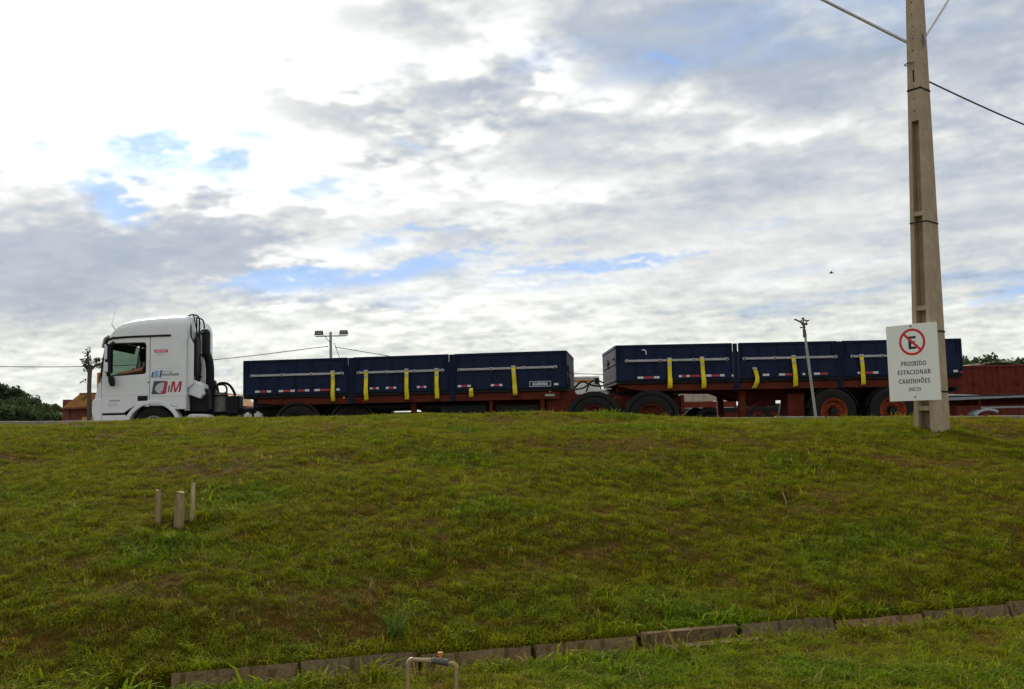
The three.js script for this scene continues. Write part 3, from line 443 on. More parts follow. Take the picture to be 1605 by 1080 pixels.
  for (const zc of [-0.55, W + 0.55]) { const s = part('seat', [B(-1.28, -0.72, 1.30, 1.50, zc - 0.25, zc + 0.25, 0.06), ext(shape(roundPts([[-0.78, 1.42], [-0.66, 1.42], [-0.48, 2.22], [-0.62, 2.24]], 0.05)), zc - 0.24, zc + 0.24, 0.04), ext(shape(roundPts([[-0.61, 2.26], [-0.50, 2.26], [-0.46, 2.46], [-0.57, 2.47]], 0.04)), zc - 0.13, zc + 0.13, 0.03), B(-1.15, -0.8, 1.08, 1.32, zc - 0.18, zc + 0.18)], mat.seat, T); }
  { const sw = new THREE.TorusGeometry(0.23, 0.018, 8, 32); sw.rotateY(Math.PI / 2); sw.rotateZ(-0.55); sw.translate(-1.56, 1.84, -0.55); part('steering_wheel', [sw, rod([-1.56, 1.84, -0.55], [-1.74, 1.62, -0.55], 0.03), rod([-1.56, 1.84, -0.78], [-1.56, 1.84, -0.32], 0.014)], mat.interior, T); }
  part('bunk', [B(-0.5, -0.06, 1.3, 1.55, W + 0.1, -0.1, 0.05)], mat.seat, T); part('curtain', Array.from({ length: 9 }, (_, k) => rod([-0.40 - 0.05 * k, 1.5, -0.085], [-0.40 - 0.05 * k, 2.70, -0.085], 0.03, 0.03, 8)).slice(0, 7), mat.interior, T);
  part('added_blind', B(-1.92, -0.95, 2.36, 2.70, W + 0.09, W + 0.10, 0), mat.interior, T); part('added_curtain', Array.from({ length: 5 }, (_, k) => rod([-1.0 - 0.05 * k, 1.6, W + 0.11], [-1.0 - 0.05 * k, 2.72, W + 0.11], 0.034, 0.034, 8)), mat.interior, T);  // blind and curtain added at the far window to darken the cab
  part('headliner', B(-1.85, -0.05, 2.745, 2.77, W + 0.07, -0.07, 0), mat.interior, T);
  // lettering and emblems on the near side
  const badge = print(0.36, 0.17, (c, w, h) => { c.fillStyle = '#c8283a'; c.fillRect(w * 0.02, 0, w * 0.96, h * 0.42); c.fillStyle = '#f2dede'; for (let k = 0; k < 9; k++) c.fillRect(w * (0.10 + k * 0.09), h * 0.12, w * 0.06, h * 0.18); c.fillStyle = '#8a8c92'; for (let k = 0; k < 7; k++) c.fillRect(w * (0.16 + k * 0.1), h * 0.62, w * 0.07, h * 0.06); for (let k = 0; k < 4; k++) c.fillRect(w * (0.16 + k * 0.1), h * 0.78, w * 0.07, h * 0.05); }, 256);
  sheet('warning_sticker', -0.78, 2.30, 0.004, 0.34, 0.17, badge, T, { alpha: true });
  const firm = print(0.68, 0.28, (c, w, h) => { c.strokeStyle = '#8d9096'; c.lineWidth = 3; c.beginPath(); c.moveTo(0, h * 0.12); c.lineTo(w, h * 0.02); c.moveTo(w * 0.1, h * 0.97); c.lineTo(w * 0.7, h * 0.93); c.stroke(); c.save(); c.transform(1, 0, -0.18, 1, h * 0.14, 0); c.fillStyle = '#23365f'; c.fillRect(w * 0.0, h * 0.34, w * 0.05, h * 0.52); c.fillStyle = '#6fa3cf'; for (const k of [0.075, 0.135, 0.195]) c.fillRect(w * k, h * 0.34, w * 0.042, h * 0.52); c.fillRect(w * 0.075, h * 0.27, w * 0.165, h * 0.12); c.fillStyle = '#23365f'; c.fillRect(w * 0.285, h * 0.22, w * 0.06, h * 0.64); c.restore(); c.fillStyle = '#3c3f45'; c.font = `italic bold ${h * 0.36}px sans-serif`; c.fillText('machado', w * 0.36, h * 0.70, w * 0.62); c.fillStyle = '#7d8087'; for (let k = 0; k < 5; k++) c.fillRect(w * (0.40 + k * 0.07), h * 0.30, w * 0.05, h * 0.06); }, 512);
  sheet('company_lettering', -0.84, 1.735, 0.004, 0.68, 0.28, firm, T, { alpha: true });
  const logo = print(0.72, 0.38, (c, w, h) => { c.save(); c.transform(1, 0, -0.16, 1, h * 0.16, 0); c.fillStyle = '#4a4d50'; c.fillRect(w * 0.0, h * 0.06, w * 0.40, h * 0.86); c.fillStyle = '#b9bcbc'; c.beginPath(); c.ellipse(w * 0.34, h * 0.52, w * 0.25, h * 0.36, 0, 0, 7); c.fill(); c.clearRect(w * 0.40, 0, w, h); c.fillStyle = '#b3243f'; c.fillRect(w * 0.36, h * 0.10, w * 0.11, h * 0.80); c.fillRect(w * 0.30, h * 0.72, w * 0.12, h * 0.18); c.font = `bold ${h * 0.98}px sans-serif`; c.fillText('M', w * 0.56, h * 0.80, w * 0.42); c.fillStyle = '#6a3a48'; c.fillRect(w * 0.52, h * 0.35, w * 0.045, h * 0.45); c.restore(); }, 512);
  sheet('company_emblem', -0.84, 1.335, 0.004, 0.74, 0.38, logo, T, { alpha: true });
  part('emblem_underline', [B(-0.84, 0.0, 1.31, 1.318, -0.004, 0.003, 0)], mat.strapGrey, T);
  const chrome = print(0.42, 0.2, (c, w, h) => { c.fillStyle = '#7e8084'; for (let k = 0; k < 6; k++) c.fillRect(w * (0.1 + k * 0.12), h * (0.14 + 0.03 * (k % 2)), w * 0.085, h * 0.16); c.fillStyle = '#b4b5b8'; for (let k = 0; k < 5; k++) c.fillRect(w * (0.04 + k * 0.14), h * 0.55, w * 0.05, h * 0.4); }, 256);
  sheet('model_badge', -1.88, 1.08, 0.004, 0.36, 0.19, chrome, T, { alpha: true });
}

// ---------- driver ----------
{
  const place = V(-7.76 - 0.145, YARD + 0.006, -21.9), rot = 3.2 * DEG;
  const N = 84, mc = new MarchingCubes(N, mat.skinTone, false, false, 400000); mc.isolation = 0;
  const c0 = V(-1.20, 1.98, -0.5), half = 0.86;                     // grid centre and half size, tractor coordinates
  const bones = [];
  const bone = (a, b, ra, rb) => bones.push([V(...a), V(...b), ra, rb]);
  bone([-0.86, 1.60, -0.55], [-0.80, 1.85, -0.55], 0.16, 0.15); bone([-0.80, 1.85, -0.55], [-0.80, 2.20, -0.55], 0.15, 0.15); bone([-0.82, 2.24, -0.40], [-0.82, 2.24, -0.72], 0.085, 0.085);
  bone([-0.82, 2.26, -0.55], [-0.84, 2.42, -0.55], 0.065, 0.06); bone([-0.87, 2.50, -0.55], [-0.86, 2.58, -0.55], 0.085, 0.098); bone([-0.955, 2.50, -0.55], [-0.975, 2.485, -0.55], 0.018, 0.02); bone([-0.92, 2.44, -0.55], [-0.935, 2.43, -0.55], 0.05, 0.04);
  bone([-0.87, 2.52, -0.46], [-0.87, 2.50, -0.455], 0.022, 0.018); bone([-0.87, 2.52, -0.64], [-0.87, 2.50, -0.645], 0.022, 0.018);
  bone([-0.83, 2.23, -0.36], [-0.95, 2.00, -0.13], 0.066, 0.052); bone([-0.96, 1.985, -0.08], [-1.30, 1.915, -0.03], 0.050, 0.036); bone([-1.30, 1.915, -0.03], [-1.36, 1.905, -0.02], 0.034, 0.036); bone([-1.36, 1.905, -0.025], [-1.43, 1.90, -0.02], 0.036, 0.033);
  bone([-0.83, 2.23, -0.74], [-1.10, 2.0, -0.82], 0.066, 0.052); bone([-1.10, 2.0, -0.82], [-1.42, 1.95, -0.74], 0.05, 0.034); bone([-1.42, 1.95, -0.74], [-1.52, 1.95, -0.72], 0.034, 0.036);
  bone([-0.86, 1.60, -0.45], [-1.30, 1.62, -0.42], 0.10, 0.075); bone([-1.30, 1.62, -0.42], [-1.48, 1.25, -0.42], 0.07, 0.05); bone([-0.86, 1.60, -0.66], [-1.30, 1.62, -0.68], 0.10, 0.075); bone([-1.30, 1.62, -0.68], [-1.48, 1.25, -0.68], 0.07, 0.05);
  const fingers = [];
  for (let k = 0; k < 4; k++) { const z = 0.012 - k * 0.021, l = [0.9, 1.05, 1, 0.8][k]; fingers.push([[-1.42, 1.905, z], [-1.465 - 0.01 * l, 1.90, z + 0.004], 0.0095, 0.009], [[-1.465 - 0.01 * l, 1.90, z + 0.004], [-1.485 - 0.02 * l, 1.868, z + 0.006], 0.009, 0.008]); }
  fingers.push([[-1.37, 1.91, -0.055], [-1.42, 1.90, -0.075], 0.012, 0.0105], [[-1.42, 1.90, -0.075], [-1.45, 1.885, -0.07], 0.0105, 0.009]);
  const ab = V(), ap = V();
  const capsule = (p, [a, b, ra, rb]) => { ab.copy(b).sub(a); ap.copy(p).sub(a); const t = clamp(ap.dot(ab) / ab.lengthSq()); return ap.addScaledVector(ab, -t).length() - mix(ra, rb, t); };
  const field = (p, list, k) => { let d = 9; for (const b of list) { const e = capsule(p, b); const h = clamp(0.5 + 0.5 * (d - e) / k); d = mix(d, e, h) - k * h * (1 - h); } return d; };
  const mesh = (size, c, hf, list, k) => {
    const m = new MarchingCubes(size, mat.skinTone, false, false, 300000); m.isolation = 0; const p = V();
    for (let z = 0; z < size; z++) for (let y = 0; y < size; y++) for (let x = 0; x < size; x++) { p.set(c.x + (x - size / 2) / (size / 2) * hf, c.y + (y - size / 2) / (size / 2) * hf, c.z + (z - size / 2) / (size / 2) * hf); m.field[x + size * (y + size * z)] = -field(p, list, k); }
    m.update(); const n = m.count ?? m.geometry.drawRange.count, g = new THREE.BufferGeometry(), pos = new Float32Array(n * 3);
    for (let i = 0; i < n; i++) { pos[i * 3] = c.x + m.positionArray[i * 3] * hf; pos[i * 3 + 1] = c.y + m.positionArray[i * 3 + 1] * hf; pos[i * 3 + 2] = c.z + m.positionArray[i * 3 + 2] * hf; }
    g.setAttribute('position', new THREE.BufferAttribute(pos, 3)); g.setAttribute('normal', new THREE.BufferAttribute(m.normalArray.slice(0, n * 3), 3)); return g;
  };
  const body = mesh(N, c0, half, bones, 0.035), hand = mesh(60, V(-1.43, 1.89, -0.03), 0.11, [[V(-1.36, 1.905, -0.025), V(-1.43, 1.90, -0.02), 0.034, 0.03], ...fingers.map(([a, b, ra, rb]) => [V(...a), V(...b), ra, rb])], 0.008);
  const g = mergeGeometries([body, hand]), p = g.attributes.position, col = new Float32Array(p.count * 3);
  for (let i = 0; i < p.count; i++) {
    const x = p.getX(i), y = p.getY(i), z = p.getZ(i); let c = [0.040, 0.035, 0.05];                          // shirt
    if (y > 2.33 && x < -0.7) c = [0.22, 0.105, 0.06]; else if ((x < -0.925 && y > 1.82 && y < 2.15 && z > -0.2) || (x < -1.12 && y > 1.8)) c = [0.27, 0.115, 0.065]; else if (y < 1.72 && x < -0.95) c = [0.03, 0.035, 0.05];
    col.set(c, i * 3);
  }
  g.setAttribute('color', new THREE.BufferAttribute(col, 3)); g.computeBoundingBox();
  const D = thing('person', 'driver in dark shirt resting a bare arm on the open cab window sill', 'person', [place.x, place.y, place.z + 0.008], rot); D.scale.setScalar(0.96);
  part('body', g, mat.skinTone, D);
  const hr = new THREE.SphereGeometry(0.108, 20, 12, 0, 6.283, 0, 1.7); hr.scale(1.0, 0.95, 0.98); hr.rotateZ(-0.35); hr.translate(-0.845, 2.585, -0.55); part('hair', hr, mat.hair, D);
  part('eye', [new THREE.SphereGeometry(0.011, 8, 6).translate(-0.952, 2.535, -0.515)], mat.hair, D); part('eye', [new THREE.SphereGeometry(0.011, 8, 6).translate(-0.952, 2.535, -0.585)], mat.hair, D); part('mouth', B(-0.968, -0.955, 2.448, 2.454, -0.575, -0.525, 0), M([0.16, 0.05, 0.04], { rough: 0.6 }), D);
}
console.log('tractor ready');

// ---------- blue trailers ----------
function sidePanel(parent, x0, x1, y0, y1, z0, z1, out) {               // dropside board: frame with shallow vertical ribs; out = outward z sign
  const p = part('side_board', [B(x0, x1, y0, y1, z0, z1, 0.01)], mat.blue, parent), zo = out > 0 ? z1 : z0, gs = [], n = Math.max(2, Math.round((x1 - x0) / 0.42));
  gs.push(B(x0, x1, y1 - 0.05, y1 + 0.012, zo - 0.03, zo + 0.018, 0.01), B(x0, x1, y0 - 0.004, y0 + 0.05, zo - 0.03, zo + 0.016, 0.01), B(x0 - 0.004, x0 + 0.05, y0, y1, zo - 0.03, zo + 0.013, 0.01), B(x1 - 0.05, x1 + 0.004, y0, y1, zo - 0.03, zo + 0.013, 0.01));
  for (let k = 1; k < n; k++) { const x = mix(x0, x1, k / n); gs.push(B(x - 0.035, x + 0.035, y0 + 0.04, y1 - 0.04, zo - 0.02, zo + 0.01, 0.008)); }
  part('board_frame', gs, mat.blueTrim, p);
  if (out > 0) { const h = []; for (const x of [x0 + 0.3, (x0 + x1) / 2, x1 - 0.3]) h.push(rod([x - 0.07, y0 - 0.012, zo + 0.012], [x + 0.07, y0 - 0.012, zo + 0.012], 0.014)); part('hinge', h, mat.darkSteel, p).userData.kind = 'stuff'; }
  if (out > 0) for (const x of [x0 + 0.10, x1 - 0.10]) part('latch', [B(x - 0.022, x + 0.022, y1 - 0.26, y1 - 0.02, zo + 0.012, zo + 0.034, 0.006), rod([x, y1 - 0.25, zo + 0.03], [x + 0.01, y1 - 0.34, zo + 0.045], 0.012)], mat.blueTrim, p);
  return p;
}
function rail(parent, x0, x1, y, z) {
  const r = part('lashing_rail', [B(x0, x1, y - 0.027, y + 0.027, z, z + 0.035, 0.012)], mat.railWhite, parent), n = Math.max(3, Math.round((x1 - x0) / 0.8) + 1), s = [], bt = [];
  for (let k = 0; k < n; k++) { const x = mix(x0 + 0.05, x1 - 0.05, k / (n - 1)); s.push(B(x - 0.03, x + 0.03, y - 0.038, y + 0.038, z - 0.03, z + 0.008, 0.005)); bt.push(rod([x, y, z + 0.03], [x, y, z + 0.048], 0.016, 0.014, 8)); }
  part('rail_bracket', s, mat.railWhite, r).userData.kind = 'stuff'; part('rail_bolt', bt, mat.darkSteel, r).userData.kind = 'stuff'; return r;
}
function tapes(parent, list, z) { for (const [x0, x1, y, c] of list) part('reflective_tape', B(x0, x1, y - 0.024, y + 0.024, z, z + 0.003, 0), c === 'w' ? mat.tapeWhite : mat.tapeRed, parent); }
const Y1 = -Math.atan2(1.0, 7.74), Y2 = 1.09 * DEG;
{ // first trailer
  const T = thing('flatbed_trailer', 'front blue dropside trailer with yellow straps, coupled right behind the white cab', 'trailer', [-6.49, YARD, -22.2], Y1, 'blue dropside trailers');
  const W = -2.55, top = 2.08, bot = 1.24;
  for (const [a, b] of [[0.0, 2.60], [2.735, 5.04], [5.175, 7.80]]) { sidePanel(T, a + 0.004, b, bot, top, -0.05, 0, 1); sidePanel(T, a + 0.004, b, bot, top, W, W + 0.05, -1); }
  for (const x of [2.668, 5.108]) for (const z of [-0.055, W + 0.005]) part('stake_post', B(x - 0.058, x + 0.058, 0.98, top + 0.004, z, z + 0.05, 0.01), mat.blueTrim, T);
  sidePanelEnd(T, 0.0, bot, top, W); sidePanelEnd(T, 7.76, bot, top, W);
  part('tail_latch', [B(7.81, 7.85, 1.62, 1.74, -0.09, -0.02), B(7.81, 7.87, 1.26, 1.46, -0.10, -0.02), rod([7.83, 1.3, -0.06], [7.83, 1.75, -0.06], 0.012)], mat.darkSteel, T);
  part('floor', B(0.0, 7.8, 1.17, 1.235, W + 0.01, -0.01, 0.005), mat.darkSteel, T);
  rail(T, 0.19, 2.52, 1.715, 0.018); rail(T, 2.83, 4.94, 1.715, 0.018); rail(T, 5.25, 7.59, 1.715, 0.018);
  part('side_rail', [ext(shape([[0.35, 1.16], [7.62, 1.16], [7.62, 0.98], [0.9, 1.0], [0.35, 1.06]]), -0.11, -0.05, 0.01)], mat.red, T);
  part('side_rail', [ext(shape([[0.35, 1.16], [7.62, 1.16], [7.62, 0.98], [0.9, 1.0], [0.35, 1.06]]), W + 0.05, W + 0.11, 0.01)], mat.red, T);
  for (const z of [-0.83, W + 0.75]) part('chassis_beam', ext(shape([[0.1, 1.16], [7.7, 1.16], [7.95, 1.10], [10.35, 1.04], [10.35, 0.80], [7.8, 0.74], [4.2, 0.80], [3.4, 1.0], [0.1, 1.02]]), z, z + 0.08, 0.008), mat.red, T);
  part('cross_member', Array.from({ length: 14 }, (_, k) => B(0.3 + k * 0.55, 0.36 + k * 0.55, 1.06, 1.165, W + 0.1, -0.1)), mat.darkSteel, T);
  part('drawbar', [B(-0.34, 0.2, 1.48, 1.56, -1.0, -0.9), B(-0.34, 0.2, 1.48, 1.56, W + 0.9, W + 1.0), B(-0.36, -0.3, 1.46, 1.58, W + 0.9, -0.9)], mat.red, T);
  part('gooseneck', B(0.12, 2.6, 0.96, 1.165, W + 0.3, -0.3, 0.02), mat.black, T);
  part('landing_leg', [B(4.07, 4.20, 0.30, 1.05, -0.32, -0.2), B(3.98, 4.29, 0.26, 0.30, -0.38, -0.14)], mat.red, T); part('landing_leg', [B(4.07, 4.20, 0.30, 1.05, W + 0.2, W + 0.32), B(3.98, 4.29, 0.26, 0.30, W + 0.14, W + 0.38)], mat.red, T);
  part('underrun_post', B(5.97, 6.05, 0.35, 1.0, -0.14, -0.07), mat.red, T); part('underrun_post', B(7.16, 7.26, 0.35, 1.0, -0.14, -0.07), mat.red, T);
  part('spare_wheel_carrier', [B(4.75, 5.9, 0.42, 0.93, -1.2, -0.3, 0.05)], mat.black, T); part('air_reservoir', [rod([2.95, 0.92, -0.55], [4.0, 0.92, -0.55], 0.12, 0.12, 20)], mat.black, T); part('air_reservoir', [rod([4.25, 0.88, -0.6], [4.9, 0.88, -0.6], 0.14, 0.14, 20)], mat.black, T);
  part('tool_box', [B(6.08, 7.14, 0.40, 0.88, -0.75, -0.2, 0.03)], mat.darkSteel, T);
  part('tool_box', [B(7.34, 7.78, 0.50, 0.80, -0.62, -0.16, 0.03), B(7.30, 7.82, 0.46, 0.86, -0.64, -0.18, 0.02)], mat.red, T);
  part('rear_bracket', [ext(shape([[7.3, 1.17], [7.95, 1.17], [8.06, 0.98], [7.9, 0.35], [7.3, 0.40]]), -0.24, -0.17, 0.01)], mat.red, T);
  for (const x of [8.40, 9.69]) for (const s of [0, 1]) { wheelParts(T, x, 0.52, s ? W + 0.0 : -0.0, 0.52, mat.red, true, s ? -1 : 1); mudguard(T, x, 0.50, 0.60, s ? W + 0.02 : -0.62, s ? W + 0.62 : -0.02, -0.1, Math.PI + 0.1, 0.03, mat.black, 0.07); }
  part('fifth_wheel', [rod([9.1, 1.06, W / 2], [9.1, 1.15, W / 2], 0.46, 0.44, 24), B(8.7, 9.5, 1.0, 1.07, -1.75, -0.8)], mat.darkSteel, T);
  part('rear_underframe', [B(8.85, 9.25, 0.55, 1.0, -0.75, -0.35, 0.03), B(10.2, 10.45, 0.45, 0.95, -0.8, -0.3, 0.02), B(10.36, 10.44, 0.60, 1.0, W + 0.1, -0.1)], mat.red, T);
  part('coupling_hose', [tube([[7.9, 1.25, -0.9], [8.1, 1.40, -0.85], [8.35, 1.30, -0.8], [8.6, 1.28, -0.8]], 0.022), tube([[7.9, 1.2, -0.7], [8.15, 1.25, -0.65], [8.4, 1.42, -0.7], [8.62, 1.35, -0.7]], 0.018), tube([[8.2, 1.15, -0.6], [8.3, 1.35, -0.6], [8.45, 1.42, -0.6], [8.55, 1.2, -0.6]], 0.018)], mat.black, T);
  const tl = []; for (const [a, b, y] of [[0.31, 0.71, 1.335], [0.90, 1.30, 1.335], [1.24, 1.66, 1.335], [3.14, 3.36, 1.34], [3.53, 3.78, 1.34], [4.28, 4.50, 1.34], [5.25, 5.56, 1.335], [6.03, 6.30, 1.335]]) { const d = (b - a); tl.push([a, a + d * 0.28, y, 'w'], [a + d * 0.30, a + d * 0.72, y, 'r'], [a + d * 0.74, b, y, 'w']); }
  tl.push([2.32, 2.41, 1.335, 'w'], [1.78, 1.92, 1.335, 'w'], [1.93, 2.16, 1.335, 'r'], [7.50, 7.60, 1.32, 'w']); tapes(T, tl.filter((t) => !(t[0] > 1.2 && t[0] < 1.3)), 0.018);
  part('side_marker', rod([2.49, 1.14, -0.05], [2.49, 1.14, -0.035], 0.032, 0.03, 14), mat.amber, T); part('side_marker', rod([7.40, 1.17, -0.05], [7.40, 1.17, -0.032], 0.034, 0.03, 14), mat.amber, T);
  const maker = print(0.50, 0.125, (c, w, h) => { c.fillStyle = '#0e1730'; c.fillRect(0, 0, w, h); c.strokeStyle = '#d5d8dc'; c.lineWidth = 10; c.strokeRect(6, 6, w - 12, h - 12); c.fillStyle = '#e4e6ea'; c.font = `bold ${h * 0.72}px sans-serif`; c.textAlign = 'center'; c.fillText('GUERRA', w / 2, h * 0.76, w * 0.88); }, 512);
  sheet('maker_plate', 6.93, 1.275, 0.020, 0.50, 0.125, maker, T); part('chassis_plate', B(7.28, 7.50, 1.05, 1.10, -0.05, -0.044, 0), mat.steel, T);
}
function sidePanelEnd(T, x, y0, y1, W) {
  const p = part('end_board', [B(x, x + 0.04, y0, y1, W + 0.052, -0.052, 0.008)], mat.blue, T), g = [];
  for (const xo of [x - 0.014, x + 0.036]) { g.push(B(xo, xo + 0.018, y1 - 0.06, y1 + 0.01, W + 0.052, -0.052), B(xo, xo + 0.018, y0, y0 + 0.06, W + 0.052, -0.052), B(xo, xo + 0.018, (y0 + y1) / 2 - 0.02, (y0 + y1) / 2 + 0.02, W + 0.1, -0.1)); }
  part('board_frame', g, mat.blueTrim, p);
}
{ // second trailer
  const T = thing('flatbed_trailer', 'rear blue dropside trailer with orange wheel rims, passing behind the no parking sign', 'trailer', [2.345, YARD, -20.9], Y2, 'blue dropside trailers');
  const W = -2.55, top = 2.145, bot = 1.34;
  for (const [a, b] of [[0.0, 2.66], [2.80, 5.06], [5.17, 7.93]]) { sidePanel(T, a + 0.004, b, bot, top, -0.05, 0, 1); sidePanel(T, a + 0.004, b, bot, top, W, W + 0.05, -1); }
  for (const x of [2.732, 5.116]) for (const z of [-0.055, W + 0.005]) part('stake_post', B(x - 0.05, x + 0.05, 1.08, top + 0.004, z, z + 0.05, 0.01), mat.blueTrim, T);
  sidePanelEnd(T, 0.0, bot, top, W); sidePanelEnd(T, 7.89, bot, top, W);
  part('front_latch', [B(-0.035, -0.01, 1.82, 1.86, -1.7, -1.2), B(-0.04, -0.012, 1.70, 1.92, -1.35, -1.28), B(-0.03, -0.01, 1.86, 1.9, -0.5, -0.2)], mat.darkSteel, T);
  part('floor', B(0.0, 7.92, 1.27, 1.335, W + 0.01, -0.01, 0.005), mat.darkSteel, T);
  rail(T, 0.20, 2.57, 1.79, 0.018); rail(T, 2.88, 5.05, 1.79, 0.018); rail(T, 5.35, 7.50, 1.79, 0.018);
  part('rope_hook', [tube([[0.60, 2.035, 0.03], [0.66, 2.03, 0.035], [0.685, 1.99, 0.035], [0.69, 1.935, 0.03]], 0.014, 16)], mat.tapeWhite, T);
  for (const z of [-0.11, W + 0.05]) part('side_rail', [ext(shape([[0.05, 1.26], [7.85, 1.26], [7.85, 1.08], [0.75, 1.10], [0.45, 1.13], [0.05, 1.22]]), z, z + 0.06, 0.01)], mat.red, T);
  for (const z of [-0.83, W + 0.75]) part('chassis_beam', ext(shape([[0.1, 1.26], [7.8, 1.26], [7.8, 0.96], [4.0, 0.86], [3.0, 0.86], [2.5, 1.06], [0.1, 1.12]]), z, z + 0.08, 0.008), mat.red, T);
  part('cross_member', Array.from({ length: 14 }, (_, k) => B(0.3 + k * 0.56, 0.36 + k * 0.56, 1.16, 1.265, W + 0.1, -0.1)), mat.darkSteel, T);
  part('landing_leg', [B(2.82, 2.97, 0.30, 1.20, -0.32, -0.18), B(2.74, 3.05, 0.26, 0.30, -0.38, -0.12), rod([3.0, 0.62, -0.25], [3.75, 1.0, -0.8], 0.03)], mat.red, T); part('landing_leg', [B(2.82, 2.97, 0.30, 1.20, W + 0.18, W + 0.32), B(2.74, 3.05, 0.26, 0.30, W + 0.12, W + 0.38)], mat.red, T);
  part('underframe_box', [B(3.95, 4.34, 0.42, 0.98, -0.8, -0.22, 0.03), B(3.2, 3.85, 0.72, 0.98, -1.2, -0.8, 0.02)], mat.red, T);
  for (const x of [4.93, 6.28]) for (const s of [0, 1]) wheelParts(T, x, 0.55, s ? W + 0.0 : -0.0, 0.53, mat.rim, true, s ? -1 : 1);
  for (const x of [4.93, 6.28]) part('mudguard', [ext(shape((() => { const p = []; for (let k = 0; k <= 16; k++) { const a = mix(0.2, Math.PI - 0.2, k / 16); p.push([x + 0.6 * Math.cos(a), 0.53 + 0.6 * Math.sin(a)]); } for (let k = 16; k >= 0; k--) { const a = mix(0.2, Math.PI - 0.2, k / 16); p.push([x + 0.58 * Math.cos(a), 0.53 + 0.58 * Math.sin(a)]); } return p; })()), -0.62, -0.06, 0)], mat.black, T);
  part('suspension', [B(5.3, 5.9, 0.62, 1.0, -0.9, -0.7, 0.03), rod([4.93, 0.55, W + 0.5], [4.93, 0.55, -0.5], 0.07), rod([6.28, 0.55, W + 0.5], [6.28, 0.55, -0.5], 0.07)], mat.darkSteel, T);
  part('rear_bumper', [B(7.74, 7.82, 0.95, 1.06, W + 0.1, -0.05), B(7.5, 7.8, 1.02, 1.12, -0.9, -0.75), B(7.40, 7.50, 0.62, 1.08, -0.3, -0.2)], mat.darkSteel, T); part('tail_lamp', B(7.86, 7.92, 1.36, 1.40, -0.02, 0.02), mat.tapeRed, T); part('mud_flap', B(7.05, 7.07, 0.35, 1.0, -0.62, -0.08, 0), mat.rubber, T);
  const tl = []; for (const [a, b, y] of [[0.48, 0.98, 1.41], [1.42, 1.66, 1.425], [1.66, 2.05, 1.425], [2.05, 2.46, 1.425], [5.5, 5.98, 1.415], [6.6, 7.0, 1.41]]) { const d = b - a; tl.push([a, a + d * 0.27, y, a > 1.5 && a < 1.7 ? 'r' : 'w'], [a + d * 0.29, a + d * 0.72, y, 'r'], [a + d * 0.74, b, y, 'w']); }
  tl.push([2.62, 2.66, 1.415, 'w'], [3.33, 3.48, 1.415, 'w'], [3.70, 3.84, 1.415, 'w'], [3.85, 4.05, 1.415, 'r'], [4.50, 4.64, 1.415, 'w'], [4.66, 4.82, 1.415, 'r'], [4.24, 4.30, 1.415, 'w'], [7.7, 7.8, 1.41, 'w']); tapes(T, tl, 0.018);
  part('side_marker', rod([2.73, 1.16, -0.05], [2.73, 1.16, -0.03], 0.038, 0.034, 14), mat.amber, T);
}
// yellow straps hanging over the lashing rails
function strap(base, yaw, x, top, bot, tilt, label, curl = 0) {
  const t = thing('cargo_strap', label, 'strap', base, yaw, 'yellow cargo straps'), path = [], n = 14;
  for (let k = 0; k <= n; k++) { const u = k / n, y = mix(top, bot, u); path.push([x + tilt * u + curl * Math.sin(u * Math.PI), y, 0.062 + 0.012 * Math.sin(u * 7 + x) - 0.03 * smooth(0.8, 1, u)]); }
  path.unshift([x, top + 0.012, 0.03]); path.push([x + tilt, bot - 0.035, 0.0], [x + tilt, bot - 0.03, -0.04]);
  const pos = [], idx = []; path.forEach(([px, y, z], i) => { const w = 0.05 + (i > n - 4 ? 0.006 : 0); for (const [dx, dz] of [[-w, -0.006], [-w * 0.8, 0.006], [0, 0.011], [w * 0.8, 0.006], [w, -0.006], [0, -0.008]]) pos.push(px + dx, y, z + dz); if (i) for (let k = 0; k < 6; k++) { const a = (i - 1) * 6 + k, b = (i - 1) * 6 + (k + 1) % 6; idx.push(a, b, a + 6, b, b + 6, a + 6); } });
  const L = path.length - 1; for (let k = 1; k < 5; k++) idx.push(0, k + 1, k, L * 6, L * 6 + k, L * 6 + k + 1);
  const g = new THREE.BufferGeometry(); g.setAttribute('position', new THREE.Float32BufferAttribute(pos, 3)); g.setIndex(idx); g.computeVertexNormals();
  part('webbing', g, mat.yellow, t); if (top - bot > 0.3) part('buckle', B(x - 0.052, x + 0.052, top - 0.02, top + 0.025, 0.05, 0.082, 0.01), mat.strapGrey, t);
  if (top - bot > 0.5) part('worn_patch', B(x - 0.03, x + 0.03, top - 0.16, top - 0.10, 0.07, 0.083, 0.004), mat.strapGrey, t);
}
